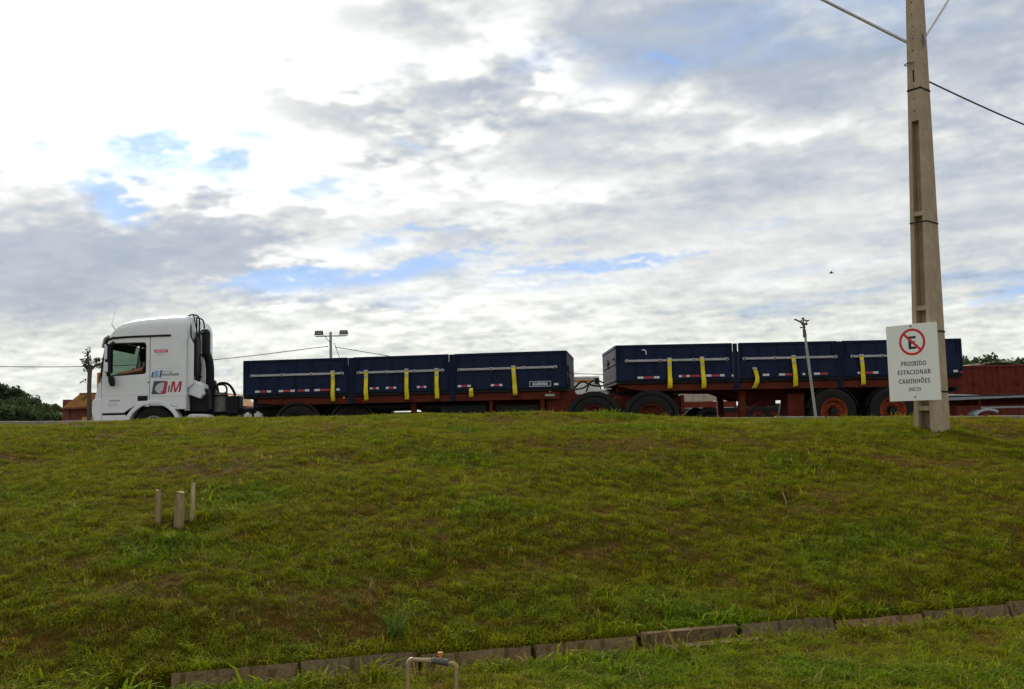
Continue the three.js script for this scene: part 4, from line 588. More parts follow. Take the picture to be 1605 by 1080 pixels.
{
  const A = [-6.49, YARD, -22.2], C = [2.345, YARD, -20.9];
  strap(A, Y1, 2.25, 1.76, 1.09, 0.0, 'yellow strap on front trailer, leftmost, below the floodlight mast'); strap(A, Y1, 3.06, 1.75, 1.09, 0.0, 'yellow strap second from the left on the front trailer'); strap(A, Y1, 4.04, 1.75, 1.085, 0, 'yellow strap on front trailer right above the red landing leg'); strap(A, Y1, 4.76, 1.74, 1.085, 0, 'yellow strap fourth from the left on the front trailer'); strap(A, Y1, 5.57, 1.27, 1.10, 0, 'very short yellow strap end showing under the front trailer boards'); strap(A, Y1, 6.57, 1.75, 1.12, 0.03, 'yellow strap left of the maker plate at the rear of the front trailer');
  strap(C, Y2, 1.21, 1.82, 1.18, 0.0, 'yellow strap leftmost on the rear trailer above its first wheels'); strap(C, Y2, 1.95, 1.83, 1.17, 0.03, 'yellow strap second from the left on the rear trailer'); strap(C, Y2, 3.14, 1.56, 1.15, 0.0, 'short bowed yellow strap beside the orange landing leg', 0.05); strap(C, Y2, 4.04, 1.82, 1.17, 0.03, 'yellow strap on rear trailer just left of the thin sprinkler riser'); strap(C, Y2, 5.59, 1.81, 1.17, 0.03, 'yellow strap on rear trailer just left of the white sign');
}
console.log('trailers ready');

// ---------- concrete utility pole ----------
{
  const base = [6.50, 1.30, -14.42], yaw = -52 * DEG, Ht = 9.3;
  const T = thing('utility_pole', 'tall tapering concrete utility pole with recessed sides rising behind the sign', 'pole', base, yaw); T.rotation.order = 'ZYX'; T.rotation.z = -0.021;
  const w1 = (h) => mix(0.335, 0.135, h / Ht), w2 = (h) => mix(0.475, 0.165, h / Ht), fl = (h) => mix(0.075, 0.035, h / Ht);
  const taper = (g, fx) => { const p = g.attributes.position; for (let i = 0; i < p.count; i++) { const h = p.getY(i), [x, z] = fx(p.getX(i), p.getZ(i), h); p.setX(i, x); p.setZ(i, z); } g.computeVertexNormals(); return g; };
  const solidFrom = 4.98, ARM = [[6.52, 7.61, -14.45], [4.15, 9.0, -14.54], [6.77, 7.68, -14.48], [8.26, 9.42, -16.15]];
  // flanges at -x and +x, web between them; the recessed face looks along +z
  const flange = (s) => { const g = new RoundedBoxGeometry(1, solidFrom + 0.4, 1, 1, 0.03); g.translate(0, (solidFrom + 0.4) / 2 - 0.4, 0); const q = new THREE.BoxGeometry(1, solidFrom + 0.4, 1, 1, 24, 1); q.translate(0, (solidFrom + 0.4) / 2 - 0.4, 0); return taper(q, (x, z, h) => [s * (w1(h) / 2 - fl(h) / 2) + x * fl(h), z * w2(h)]); };
  part('flange', flange(-1), mat.concrete, T); part('flange', flange(1), mat.concrete, T);
  const web = new THREE.BoxGeometry(1, solidFrom + 0.4, 1, 1, 24, 1); web.translate(0, (solidFrom + 0.4) / 2 - 0.4, 0);
  part('web', taper(web, (x, z, h) => [x * (w1(h) - 2 * fl(h) + 0.01), z * 0.09]), mat.concrete, T);
  for (const h of [0.42, 1.98, 3.48]) for (const s of [-1, 1]) {
    const z0 = s * 0.045, z1 = s * (w2(h) / 2 - 0.012), a = w1(h) / 2 - fl(h) + 0.004; const g = new THREE.BoxGeometry(2 * a, 0.07, Math.abs(z1 - z0)); g.translate(0, h, (z0 + z1) / 2); part('stiffening_rib', g, mat.concrete, T);
  }
  { // drilled solid upper part
    let head = new Brush(taper(new THREE.BoxGeometry(1, Ht - solidFrom, 1, 1, 8, 1).translate(0, solidFrom + (Ht - solidFrom) / 2 + 0.0, 0), (x, z, h) => [x * (w1(h) - 0.0005), z * (w2(h) - 0.0005)])); head.updateMatrixWorld();
    const ev = new Evaluator(); ev.useGroups = false;
    const holes = []; for (let k = 0; k < 18; k++) holes.push(rod([0, 5.14 + k * 0.2, 0.4], [0, 5.14 + k * 0.2, 0.02], 0.013, 0.013, 8)); for (let k = 0; k < 14; k++) holes.push(rod([0.4, 5.2 + k * 0.27, 0.03], [0.0, 5.2 + k * 0.27, 0.03], 0.012, 0.012, 8));
    for (const h of holes) { const b = new Brush(h); b.updateMatrixWorld(); head = ev.evaluate(head, b, SUBTRACTION); head.updateMatrixWorld(); }
    const hg = toCreasedNormals(head.geometry, 0.5); part('drilled_head', hg, mat.concrete, T);
  }
  const band = (h, m = mat.darkSteel, th = 0.012) => { const a = w1(h) / 2 + 0.004, c = w2(h) / 2 + 0.004; part('steel_band', [B(-a, a, h - th, h + th, c - 0.002, c + 0.006, 0), B(-a, a, h - th, h + th, -c - 0.006, -c + 0.002, 0), B(a - 0.002, a + 0.006, h - th, h + th, -c, c, 0), B(-a - 0.006, -a + 0.002, h - th, h + th, -c, c, 0)], m, T); };
  band(5.50); band(3.34, mat.darkSteel, 0.009); band(1.62); band(0.68);
  part('cable_hook', [tube([[-0.105, 5.92, 0.1], [-0.13, 5.93, 0.17], [-0.05, 5.94, 0.175], [-0.01, 5.93, 0.16]], 0.008, 16)], mat.darkSteel, T); part('painted_mark', B(-0.012, 0.012, 5.62, 5.82, w2(5.7) / 2, w2(5.7) / 2 + 0.003, 0), mat.black, T);
  // lamp arms: plates bolted to the pole with steel tubes rising outwards
  part('arm_plate', ext(shape([[-0.09, 6.16], [-0.16, 6.30], [-0.14, 6.40], [-0.09, 6.44]]), -0.02, 0.02, 0.004), mat.armGrey, T); part('arm_plate', ext(shape([[0.09, 6.16], [0.15, 6.30], [0.13, 6.40], [0.09, 6.44]]), -0.03, 0.01, 0.004), mat.galv, T);
  const inv = (x, y, z) => { const v = V(x - base[0], y - base[1], z - base[2]).applyAxisAngle(V(0, 0, 1), 0.021).applyAxisAngle(V(0, 1, 0), -yaw); return [v.x, v.y, v.z]; };
  const a1 = inv(...ARM[0]), a2 = inv(...ARM[1]), b1 = inv(...ARM[2]), b2 = inv(...ARM[3]);
  part('lamp_arm', [rod(a1, a2, 0.024, 0.024, 12)], mat.armGrey, T); part('lamp_arm', [rod(b1, b2, 0.024, 0.024, 12)], mat.armGrey, T);
  for (const [p, q] of [[a1, a2], [b1, b2]]) { const d = V(...q).sub(V(...p)).normalize(), s = V(...q); part('street_lamp_head', rod([s.x, s.y, s.z], [s.x + d.x * 0.5, s.y + d.y * 0.25, s.z + d.z * 0.5], 0.09, 0.05, 14), mat.galv, T); }
  part('cap', B(-0.07, 0.07, Ht - 0.01, Ht + 0.02, -0.085, 0.085, 0.008), mat.concrete, T);
}
{ // sign
  const W = 0.80, H = 1.165, T = thing('no_parking_sign', 'white no parking sign with red barred circle strapped to the concrete pole', 'sign', [6.075, 1.835, -13.99], -50 * DEG);
  T.rotation.order = 'YXZ';
  const face = print(W, H, (c, w, h) => {
    c.fillStyle = '#e6e6dd'; c.fillRect(0, 0, w, h);
    const r = rng(3); for (let k = 0; k < 500; k++) { c.fillStyle = `rgba(${120 + r() * 60 | 0},${118 + r() * 50 | 0},${95 + r() * 40 | 0},0.05)`; c.fillRect(r() * w, r() * h, 2 + r() * 14, 2 + r() * 30); }
    const cx = w * 0.51, cy = h * 0.232, R = w * 0.235;
    c.fillStyle = '#161616'; c.fillRect(cx - w * 0.075, cy - w * 0.11, w * 0.055, w * 0.245); c.fillRect(cx - w * 0.075, cy - w * 0.11, w * 0.15, w * 0.045); c.fillRect(cx - w * 0.075, cy - w * 0.01, w * 0.135, w * 0.045); c.fillRect(cx - w * 0.075, cy + w * 0.09, w * 0.15, w * 0.045);
    c.strokeStyle = '#c8202c'; c.lineWidth = w * 0.048; c.beginPath(); c.arc(cx, cy, R, 0, 7); c.stroke(); c.beginPath(); c.moveTo(cx - R * 0.72, cy - R * 0.72); c.lineTo(cx + R * 0.72, cy + R * 0.72); c.stroke();
    c.fillStyle = '#333435'; c.textAlign = 'center'; const line = (t, y, s, mw) => { c.font = `bold ${s}px sans-serif`; c.fillText(t, w * 0.51, y, mw); };
    line('PROIBIDO', h * 0.545, h * 0.083, w * 0.50); line('ESTACIONAR', h * 0.658, h * 0.083, w * 0.66); line('CAMINHÕES', h * 0.775, h * 0.083, w * 0.62); line('INÍCIO', h * 0.875, h * 0.064, w * 0.25);
  }, 768);
  part('sign_plate', B(-W / 2, W / 2, 0, H, -0.012, 0, 0.004), mat.sign, T); sheet('sign_print', -W / 2 + 0.004, 0.004, 0.002, W - 0.008, H - 0.008, face, T, { rough: 0.6 });
  part('bolt', rod([0.0, H - 0.06 + 0.03, 0], [0, H - 0.06 + 0.03, 0.014], 0.012, 0.01, 8), mat.darkSteel, T); part('bolt', rod([0.01, 0.06, 0], [0.01, 0.06, 0.014], 0.012, 0.01, 8), mat.darkSteel, T);
  part('back_batten', B(-W / 2 + 0.06, W / 2 - 0.06, 0.12, 0.17, -0.045, -0.012, 0.006), mat.galv, T); part('back_batten', B(-W / 2 + 0.06, W / 2 - 0.06, H - 0.17, H - 0.12, -0.045, -0.012, 0.006), mat.galv, T);
}
{ // wire leaving the pole to the right
  const w = part('service_cable', tube([[6.70, 7.03, -14.47], [7.7, 6.73, -14.83], [8.71, 6.464, -15.2], [11.0, 5.98, -16.0], [15, 5.5, -17.4]], 0.014, 50, 6), mat.cable); tag(w, 'dark cable sagging to the right from the concrete pole', 'cable');
}
// ---------- irrigation sprinkler on a riser ----------
{
  const T = thing('sprinkler_riser', 'thin leaning grey riser pipe with a dark sprinkler head on top', 'sprinkler', [5.62, 1.50, -17.15]);
  part('riser_pipe', [rod([0, -0.2, 0], [-0.155, 1.70, 0], 0.025, 0.022, 14)], mat.riser, T);
  part('collar', rod([-0.155, 1.62, 0], [-0.162, 1.76, 0], 0.036, 0.030, 12), mat.pvcDark, T);
  const h = part('sprinkler_head', [rod([-0.162, 1.74, 0], [-0.165, 1.86, 0], 0.024, 0.02, 10), B(-0.205, -0.10, 1.84, 1.885, -0.03, 0.03, 0.01)], mat.brass, T);
  part('nozzle', [rod([-0.165, 1.87, 0], [-0.30, 1.945, 0], 0.02, 0.014, 10), rod([-0.30, 1.945, 0], [-0.34, 1.955, 0], 0.018, 0.015, 10)], mat.brass, h);
  part('impact_arm', [tube([[-0.11, 1.89, 0.02], [-0.14, 1.93, 0.025], [-0.2, 1.935, 0.03], [-0.255, 1.90, 0.03]], 0.012, 16), rod([-0.17, 1.89, 0], [-0.17, 1.965, 0], 0.012), B(-0.20, -0.15, 1.96, 1.985, -0.02, 0.02, 0.006), rod([-0.11, 1.925, 0], [-0.06, 1.93, 0], 0.013)], mat.brass, h);
  part('drive_lug', rod([-0.24, 1.80, 0], [-0.14, 1.80, 0.01], 0.013), mat.brass, h);
}
// ---------- irrigation pipe in the foreground ----------
{
  const T = thing('irrigation_pipe', 'cream plastic irrigation pipe loop with a grey union in front of the drain', 'pipe', [-0.62, -0.12, -5.3]);
  const r = 0.0112;
  part('riser_pipe', rod([-0.006, -0.1, 0], [0.0, 0.415, 0], r), mat.pvc, T); part('riser_pipe', rod([0.268, -0.1, 0.02], [0.27, 0.385, 0.02], r), mat.pvc, T);
  const elbow = (x, y, z, s) => { const t = []; for (let k = 0; k <= 6; k++) { const a = k / 6 * Math.PI / 2; t.push([x + s * (0.026 - 0.026 * Math.cos(a)), y + 0.026 * Math.sin(a), z]); } return tube(t, r * 1.28, 10, 12); };
  part('elbow', elbow(0.0, 0.40, 0, 1), mat.pvc, T); part('elbow', elbow(0.27, 0.378, 0.02, -1), mat.pvc, T);
  part('cross_pipe', rod([0.02, 0.426, 0], [0.115, 0.421, 0.005], r), mat.pvc, T); part('cross_pipe', rod([0.2, 0.408, 0.012], [0.25, 0.404, 0.018], r), mat.pvc, T);
  part('thread_collar', [0, 1, 2].map((k) => rod([0.105 + k * 0.013, 0.4215 - k * 0.0008, 0.005], [0.114 + k * 0.013, 0.421 - k * 0.0008, 0.005], r * 1.25, r * 1.25, 14)), mat.woodPale, T);
  const u = part('union', [rod([0.143, 0.419, 0.006], [0.218, 0.409, 0.012], 0.0185, 0.0185, 8), rod([0.137, 0.4195, 0.006], [0.15, 0.418, 0.007], 0.0205, 0.0205, 8), rod([0.21, 0.41, 0.011], [0.225, 0.408, 0.013], 0.0205, 0.0205, 8)], mat.pvcDark, T);
  part('valve_knob', [rod([0.183, 0.425, 0.009], [0.183, 0.447, 0.009], 0.009, 0.008, 10), B(0.167, 0.196, 0.445, 0.466, 0.0, 0.018, 0.003)], M([0.55, 0.19, 0.06], { rough: 0.5 }), u);
}
// ---------- stakes round a sapling pit ----------
{
  const put = (name, label, x, D, h, w, d, m, lean, cat, jag) => { const g = new THREE.BoxGeometry(w, h + 0.15, d, 2, 6, 2); g.translate(0, (h + 0.15) / 2 - 0.15, 0); const p = g.attributes.position; for (let i = 0; i < p.count; i++) { const y = p.getY(i); p.setX(i, p.getX(i) * (1 + jag * (0.12 - y / h * 0.2)) + lean * y + 0.004 * noise(y * 9, x * 7)); if (y > h - 0.01) p.setY(i, y + 0.018 * noise(p.getX(i) * 40 + x, p.getZ(i) * 40)); } g.computeVertexNormals(); const o = part(name, g, m); o.position.set(x, groundY(x, D), -D); tag(o, label, cat, 'wooden stakes on the bank'); };
  put('wooden_stake', 'left short weathered wooden stake in the group of three on the bank', -3.44, 8.98, 0.325, 0.042, 0.04, mat.wood, 0, 'stake', 0.2);
  put('wooden_stake', 'thick stubby middle stake in the group of three on the bank', -3.245, 9.0, 0.345, 0.075, 0.06, mat.wood, 0.03, 'stake', 0.8);
  put('wooden_stake', 'tallest thin pale stake at the right of the group of three', -3.16, 9.12, 0.365, 0.034, 0.03, mat.woodPale, 0.03, 'stake', 0.2);
}
// ---------- weeds, twig ----------
function weed(label, x, D, n, h, spread, seed, tone, w = 0.008) {
  const r = rng(seed), pos = [], col = [];
  for (let i = 0; i < n; i++) {
    const a = r() * 6.283, l = h * (0.5 + 0.6 * r()), out = spread * (0.3 + 0.8 * r()) * l / h, bx = (r() - 0.5) * spread * 0.35, bz = (r() - 0.5) * spread * 0.35, c = tone.map((v) => v * (0.7 + 0.6 * r()));
    let prev; for (let k = 0; k <= 5; k++) { const u = k / 5, px = bx + Math.cos(a) * out * u * u, pz = bz + Math.sin(a) * out * u * u, py = l * (u - 0.28 * u * u * u) - 0.02, ww = w * (1 - u * 0.92) * 0.5; const A = [px - Math.sin(a) * ww, py, pz + Math.cos(a) * ww], Bq = [px + Math.sin(a) * ww, py, pz - Math.cos(a) * ww]; if (prev) { for (const q of [prev[0], prev[1], Bq, prev[0], Bq, A]) { pos.push(...q); col.push(...c); } } prev = [A, Bq]; }
  }
  const g = new THREE.BufferGeometry(); g.setAttribute('position', new THREE.Float32BufferAttribute(pos, 3)); g.setAttribute('color', new THREE.Float32BufferAttribute(col, 3)); g.computeVertexNormals();
  const m = mat.grass.clone(); m.vertexColors = true; const o = part('grass_weed', g, m); o.position.set(x, groundY(x, D), -D); tag(o, label, 'weed', 'taller weeds on the bank'); return o;
}
weed('tall blue green grass weed just above the pipe loop', -0.93, 7.14, 70, 0.34, 0.36, 21, [0.10, 0.165, 0.022], 0.009);
weed('dry seeding grass weed left of the tall blue green weed', -1.2, 7.75, 26, 0.22, 0.1, 22, [0.24, 0.19, 0.07], 0.006);
weed('small leafy weed near the crest below the front trailer', -0.72, 13.6, 30, 0.16, 0.2, 23, [0.09, 0.14, 0.05], 0.014);
weed('dark green weed growing behind the wooden stakes', -3.3, 9.15, 40, 0.16, 0.2, 24, [0.035, 0.075, 0.016], 0.012);
weed('low dark weed on the bank right of the wooden stakes', -2.75, 8.75, 36, 0.10, 0.16, 25, [0.05, 0.09, 0.03], 0.012);
weed('small pale weed in the lawn by the dark stretch of drain', 2.35, 7.25, 24, 0.14, 0.12, 26, [0.12, 0.15, 0.04], 0.007);
weed('weed rooted in the broken joint of the drain wall', 1.72, 7.5, 40, 0.13, 0.12, 27, [0.06, 0.09, 0.02], 0.008);
weed('weed in the drain joint beside the pipe loop', -0.72, 6.86, 34, 0.13, 0.12, 28, [0.05, 0.085, 0.02], 0.008);
{ const o = part('dry_twig', tube([[0, -0.03, 0], [-0.015, 0.08, 0], [-0.04, 0.15, 0.01], [-0.045, 0.17, 0.01]], 0.006, 12, 6), M([0.42, 0.34, 0.22], { rough: 0.9 })); o.position.set(3.05, groundY(3.05, 10.5), -10.5); tag(o, 'pale dry twig sticking up from a hollow on the right of the bank', 'twig'); }

// ---------- things standing in the yard behind the truck ----------
function corrugated(x0, x1, y0, y1, z, depth, pitch) { const p = []; let x = x0; while (x < x1) { p.push([x, z], [Math.min(x1, x + pitch * 0.3), z], [Math.min(x1, x + pitch * 0.4), z - depth], [Math.min(x1, x + pitch * 0.85), z - depth], [Math.min(x1, x + pitch * 0.95), z]); x += pitch; } const pos = []; for (let i = 0; i < p.length - 1; i++) { const [a, b] = [p[i], p[i + 1]]; if (b[0] - a[0] < 1e-5) continue; for (const q of [[a[0], y0, a[1]], [b[0], y0, b[1]], [b[0], y1, b[1]], [a[0], y0, a[1]], [b[0], y1, b[1]], [a[0], y1, a[1]]]) pos.push(...q); } const g = new THREE.BufferGeometry(); g.setAttribute('position', new THREE.Float32BufferAttribute(pos, 3)); g.computeVertexNormals(); return g; }
{
  const T = thing('shipping_container', 'red corrugated shipping container standing beyond the rear trailer', 'container', [16.6, YARD, -40.6], 1 * DEG);
  part('side_wall', corrugated(0.1, 12.1, 0.16, 2.48, 0, 0.036, 0.28), mat.containerRed, T); part('side_wall', corrugated(0.1, 12.1, 0.16, 2.48, -2.4, 0.036, 0.28), mat.containerRed, T);
  part('end_wall', B(0.05, 0.1, 0.16, 2.5, -2.4, 0, 0), mat.containerRed, T); part('end_wall', B(12.1, 12.15, 0.16, 2.5, -2.4, 0, 0), mat.containerRed, T); part('roof', B(0, 12.2, 2.48, 2.58, -2.46, 0.02, 0.02), mat.containerRed, T);
  part('bottom_rail', B(0, 12.2, 0.0, 0.16, -0.06, 0.012), mat.containerRed, T); for (const x of [0, 12.08]) part('corner_post', B(x, x + 0.12, 0, 2.5, -0.1, 0.025), mat.containerRed, T);
}
{
  const T = thing('parked_flatbed', 'empty dark flatbed trailer with pale edge rail parked before the red container', 'trailer', [11.6, YARD, -30.0], -1 * DEG);
  part('deck', [B(2.2, 12, 0.92, 1.04, -2.4, 0, 0.02)], mat.darkSteel, T); part('edge_rail', [ext(shape([[2.2, 0.88], [2.2, 0.99], [4.0, 0.99], [12, 1.08], [12, 0.96], [4.4, 0.93]]), 0.0, 0.04, 0.008)], mat.galv, T); part('tarpaulin', ext(shape([[2.2, 1.0], [2.4, 1.12], [3.4, 1.06], [4.6, 1.0]]), -1.6, -0.3, 0.02), mat.strapGrey, T);
  part('guard_rail', B(3.5, 12, 0.60, 0.66, -0.02, 0.02), mat.galv, T); for (const x of [3.5, 5.3, 6.9, 8.6]) part('guard_post', B(x - 0.03, x + 0.03, 0.40, 0.95, -0.07, -0.02), mat.red, T);
  for (const s of [0, 1]) { wheelParts(T, 9.0, 0.5, s ? -2.4 : 0.0, 0.5, mat.darkSteel, true, s ? -1 : 1); wheelParts(T, 10.35, 0.5, s ? -2.4 : 0, 0.5, mat.darkSteel, true, s ? -1 : 1); }
  mudguard(T, 3.72, 0.0, 0.56, -0.5, 0.03, 1.0, Math.PI - 0.75, 0.05, mat.strapGrey, 0.02); part('underframe', B(2.3, 12, 0.72, 0.9, -1.6, -0.8), mat.red, T); part('landing_leg', B(2.75, 2.9, 0, 0.75, -0.5, -0.4), mat.red, T);
}
{
  const T = thing('parked_trailer', 'cream sided dropside trailer on a red chassis seen under the rear blue trailer', 'trailer', [2.55, YARD, -28.0], 0, 'cream trailers parked in the yard');
  part('side_board', B(0.0, 4.0, 1.00, 1.40, -0.05, 0, 0.01), mat.cream, T); part('top_edge', B(0, 4.0, 1.36, 1.43, -0.03, 0.025), mat.creamWhite, T); part('panel_line', [B(2.36, 4.0, 1.29, 1.31, -0.01, 0.008, 0)], mat.strapGrey, T); part('corner_post', B(3.9, 4.0, 0.98, 1.43, -0.06, 0.03), mat.creamWhite, T); part('board_clip', B(2.3, 2.36, 0.98, 1.2, 0, 0.04), mat.black, T); part('board_clip', B(1.95, 2.01, 0.98, 1.42, 0, 0.05), mat.darkSteel, T); part('side_board', B(0.0, 4.0, 1.00, 1.40, -2.4, -2.35, 0.01), mat.cream, T);
  part('chassis_beam', B(-0.2, 4.2, 0.80, 0.99, -0.06, 0.02), mat.redBright, T); part('floor', B(0, 4.0, 0.94, 0.99, -2.4, -0.07), mat.darkSteel, T);
  for (const s of [0, 1]) for (const x of [0.6, 3.4]) wheelParts(T, x, 0.42, s ? -2.4 : 0, 0.42, mat.darkSteel, false, s ? -1 : 1);
}
{
  const T = thing('parked_trailer', 'whitish high sided trailer seen in the gap between the two blue trailers', 'trailer', [-2.6, YARD, -28.6], 0, 'cream trailers parked in the yard');
  part('side_board', B(0, 5.28, 1.0, 1.83, -0.05, 0, 0.01), mat.creamWhite, T); part('top_edge', B(0, 5.28, 1.80, 1.86, -0.03, 0.03), mat.creamWhite, T); part('rust_line', B(0, 5.1, 1.68, 1.76, -0.01, 0.006, 0), mat.ochre, T); part('rear_latch', [B(5.14, 5.28, 1.62, 1.80, -0.02, 0.05), B(5.2, 5.36, 1.05, 1.3, -0.1, 0.05)], mat.darkSteel, T); part('side_board', B(0, 5.28, 1.0, 1.83, -2.4, -2.35, 0.01), mat.creamWhite, T);
  part('chassis_beam', B(-0.1, 5.4, 0.78, 0.99, -0.06, 0.02), mat.red, T); part('floor', B(0, 5.28, 0.94, 0.99, -2.4, -0.07), mat.darkSteel, T); for (const s of [0, 1]) for (const x of [0.8, 4.4]) wheelParts(T, x, 0.42, s ? -2.4 : 0, 0.42, mat.darkSteel, false, s ? -1 : 1);
}
{
  const T = thing('parked_flatbed', 'long dark empty flatbed trailer parked in the shade behind the front blue trailer', 'trailer', [-7.0, YARD, -31.0]);
  part('deck', B(0, 9.2, 0.78, 0.92, -2.4, 0, 0.02), mat.darkSteel, T); part('side_beam', B(0, 9.2, 0.62, 0.78, -0.08, -0.02), mat.red, T); part('underframe', B(0.2, 9.0, 0.4, 0.78, -1.6, -0.8), mat.darkSteel, T); part('tool_box', B(3.2, 4.6, 0.22, 0.66, -0.6, -0.1, 0.03), mat.darkSteel, T); part('tool_box', B(5.3, 6.2, 0.22, 0.66, -0.6, -0.1, 0.03), mat.red, T);
  for (const s of [0, 1]) for (const x of [0.8, 2.1, 7.2, 8.5]) wheelParts(T, x, 0.5, s ? -2.4 : 0, 0.5, mat.darkSteel, true, s ? -1 : 1);
}
{
  const T = thing('parked_flatbed', 'low dark red flatbed trailer parked behind the wheels of the rear blue trailer', 'trailer', [3.6, YARD, -32.5]);
  part('deck', B(0, 10.5, 0.70, 0.86, -2.4, 0, 0.02), mat.darkSteel, T); part('side_beam', B(0, 10.5, 0.5, 0.70, -0.08, -0.02), mat.red, T); part('underframe', B(0.2, 10.3, 0.3, 0.70, -1.6, -0.8), mat.darkSteel, T); part('tool_box', B(2.6, 4.4, 0.2, 0.6, -0.6, -0.1, 0.03), mat.darkSteel, T);
  for (const s of [0, 1]) for (const x of [0.8, 2.0, 5.0, 6.2, 9.5]) wheelParts(T, x, 0.5, s ? -2.4 : 0, 0.5, mat.darkSteel, true, s ? -1 : 1);
}
{ // small things glimpsed under the front trailer
  const T = thing('slatted_crate', 'white slatted crate glimpsed under the front blue trailer', 'crate', [-3.55, YARD, -25.6]); part('frame', [B(0, 0.85, 0.60, 0.66, -0.6, 0), B(0, 0.85, 0.0, 0.08, -0.6, 0)], mat.creamWhite, T); for (let k = 0; k < 6; k++) part('slat', B(0.01 + k * 0.145, 0.12 + k * 0.145, 0.08, 0.60, -0.03, 0, 0.005), mat.creamWhite, T); part('back_panel', B(0.02, 0.83, 0.08, 0.60, -0.6, -0.56), mat.creamWhite, T);
  const H = thing('striped_barrier', 'small red and white barrier glimpsed under the front blue trailer', 'barrier', [-2.45, YARD, -25.4]); for (let k = 0; k < 5; k++) part('board_stripe', B(k * 0.12, k * 0.12 + 0.118, 0.52, 0.68, -0.03, 0, 0.004), k % 2 ? mat.redBright : mat.creamWhite, H); for (const x of [0.05, 0.5]) part('leg', [rod([x, 0.55, -0.02], [x, 0.0, 0.2], 0.02), rod([x, 0.55, -0.02], [x, 0.0, -0.25], 0.02)], mat.creamWhite, H);
}
// ---------- floodlight mast and overhead wire ----------
{
  const T = thing('floodlight_mast', 'distant mast carrying two rectangular floodlights above the front trailer', 'mast', [-7.86, YARD, -40]);
  part('post', rod([0, 0, 0], [-0.03, 4.62, 0], 0.075, 0.055, 14), mat.galv, T); part('cross_arm', B(-0.68, 0.66, 4.42, 4.47, -0.03, 0.03), mat.galv, T); part('brace', rod([-0.28, 4.43, 0], [-0.06, 4.16, 0], 0.015), mat.galv, T);
  for (const x of [-0.54, 0.54]) { const f = part('floodlight', [B(x - 0.17, x + 0.17, 4.50, 4.69, -0.06, 0.06, 0.02)], mat.darkSteel, T); part('lens', B(x - 0.14, x + 0.14, 4.53, 4.66, 0.056, 0.066, 0.003), mat.lens, f); part('yoke', [B(x - 0.19, x - 0.175, 4.45, 4.6, -0.02, 0.02), B(x + 0.175, x + 0.19, 4.45, 4.6, -0.02, 0.02), B(x - 0.19, x + 0.19, 4.445, 4.46, -0.02, 0.02)], mat.darkSteel, f); }
  part('insulator', rod([-0.16, 3.98, 0], [-0.16, 4.02, 0], 0.03), mat.cable, T); part('stay_wire', rod([0.12, 4.15, 0], [0.42, 3.3, 0], 0.012), mat.cable, T);
  tag(part('overhead_wire', tube([[-8.0, 5.20, -40], [-13.0, 4.72, -40], [-18.0, 4.55, -40], [-24, 4.70, -40], [-32, 5.2, -40]], 0.016, 60, 6), mat.cable), 'thin overhead wire running left from the floodlight mast', 'wire');
  tag(part('overhead_wire', tube([[-7.7, 5.16, -40], [-6.6, 4.95, -40], [-5.5, 4.74, -40], [-3.5, 4.38, -40], [0, 3.95, -40], [6, 3.6, -40]], 0.016, 60, 6), mat.cable), 'thin overhead wire falling right from the floodlight mast', 'wire');
}
// ---------- house, pruned tree, wooded hill on the left; shed and trees on the right ----------
{
  const T = thing('house', 'small maroon house with an ochre roof left of the truck cab', 'house', [-19.4, YARD, -40]);
  part('wall', B(0.1, 6.2, 0, 1.52, -5, 0, 0.01), mat.plaster, T);
  const rf = part('roof', [ext(shape([[-0.05, 1.56], [0.72, 2.16], [6.3, 2.16], [6.9, 1.56]]), -5.2, 0.2, 0.02)], mat.ochre, T); part('eave', B(-0.1, 6.9, 1.50, 1.58, -5.25, 0.28), mat.plaster, rf); part('chimney', B(0.86, 1.14, 2.1, 3.15, -1.4, -1.1, 0.02), mat.orange, rf); part('ridge_board', B(0.7, 6.3, 2.14, 2.20, -0.1, 0.22), mat.plaster, rf);
  part('corner_pillar', B(-0.08, 0.22, 0, 1.93, -0.3, 0.06, 0.01), mat.plaster, T);
  const sh = part('shutter', B(0.76, 1.22, 0.45, 1.17, -0.02, 0.03, 0.006), mat.yellowDoor, T); part('shutter_slat', Array.from({ length: 1 }, () => B(0.74, 1.24, 1.17, 1.20, -0.02, 0.045)), mat.plaster, sh);
}
function leafClump(seed, n, r0, s) { const r = rng(seed), pos = []; for (let i = 0; i < n; i++) { const d = V(r() * 2 - 1, r() * 2 - 1, r() * 2 - 1).normalize().multiplyScalar(r0 * Math.cbrt(r())), u = V(r() * 2 - 1, r() * 2 - 1, r() * 2 - 1).normalize(), v = V(r() * 2 - 1, r() * 2 - 1, r() * 2 - 1).cross(u).normalize(), k = s * (0.6 + 0.8 * r()); const P = (a, b) => [d.x + u.x * a * k + v.x * b * k * 0.5, d.y + u.y * a * k + v.y * b * k * 0.5, d.z + u.z * a * k + v.z * b * k * 0.5]; for (const q of [P(-1, 0), P(0, 1), P(1, 0), P(-1, 0), P(1, 0), P(0, -1)]) pos.push(...q); } const g = new THREE.BufferGeometry(); g.setAttribute('position', new THREE.Float32BufferAttribute(pos, 3)); g.computeVertexNormals(); return g; }
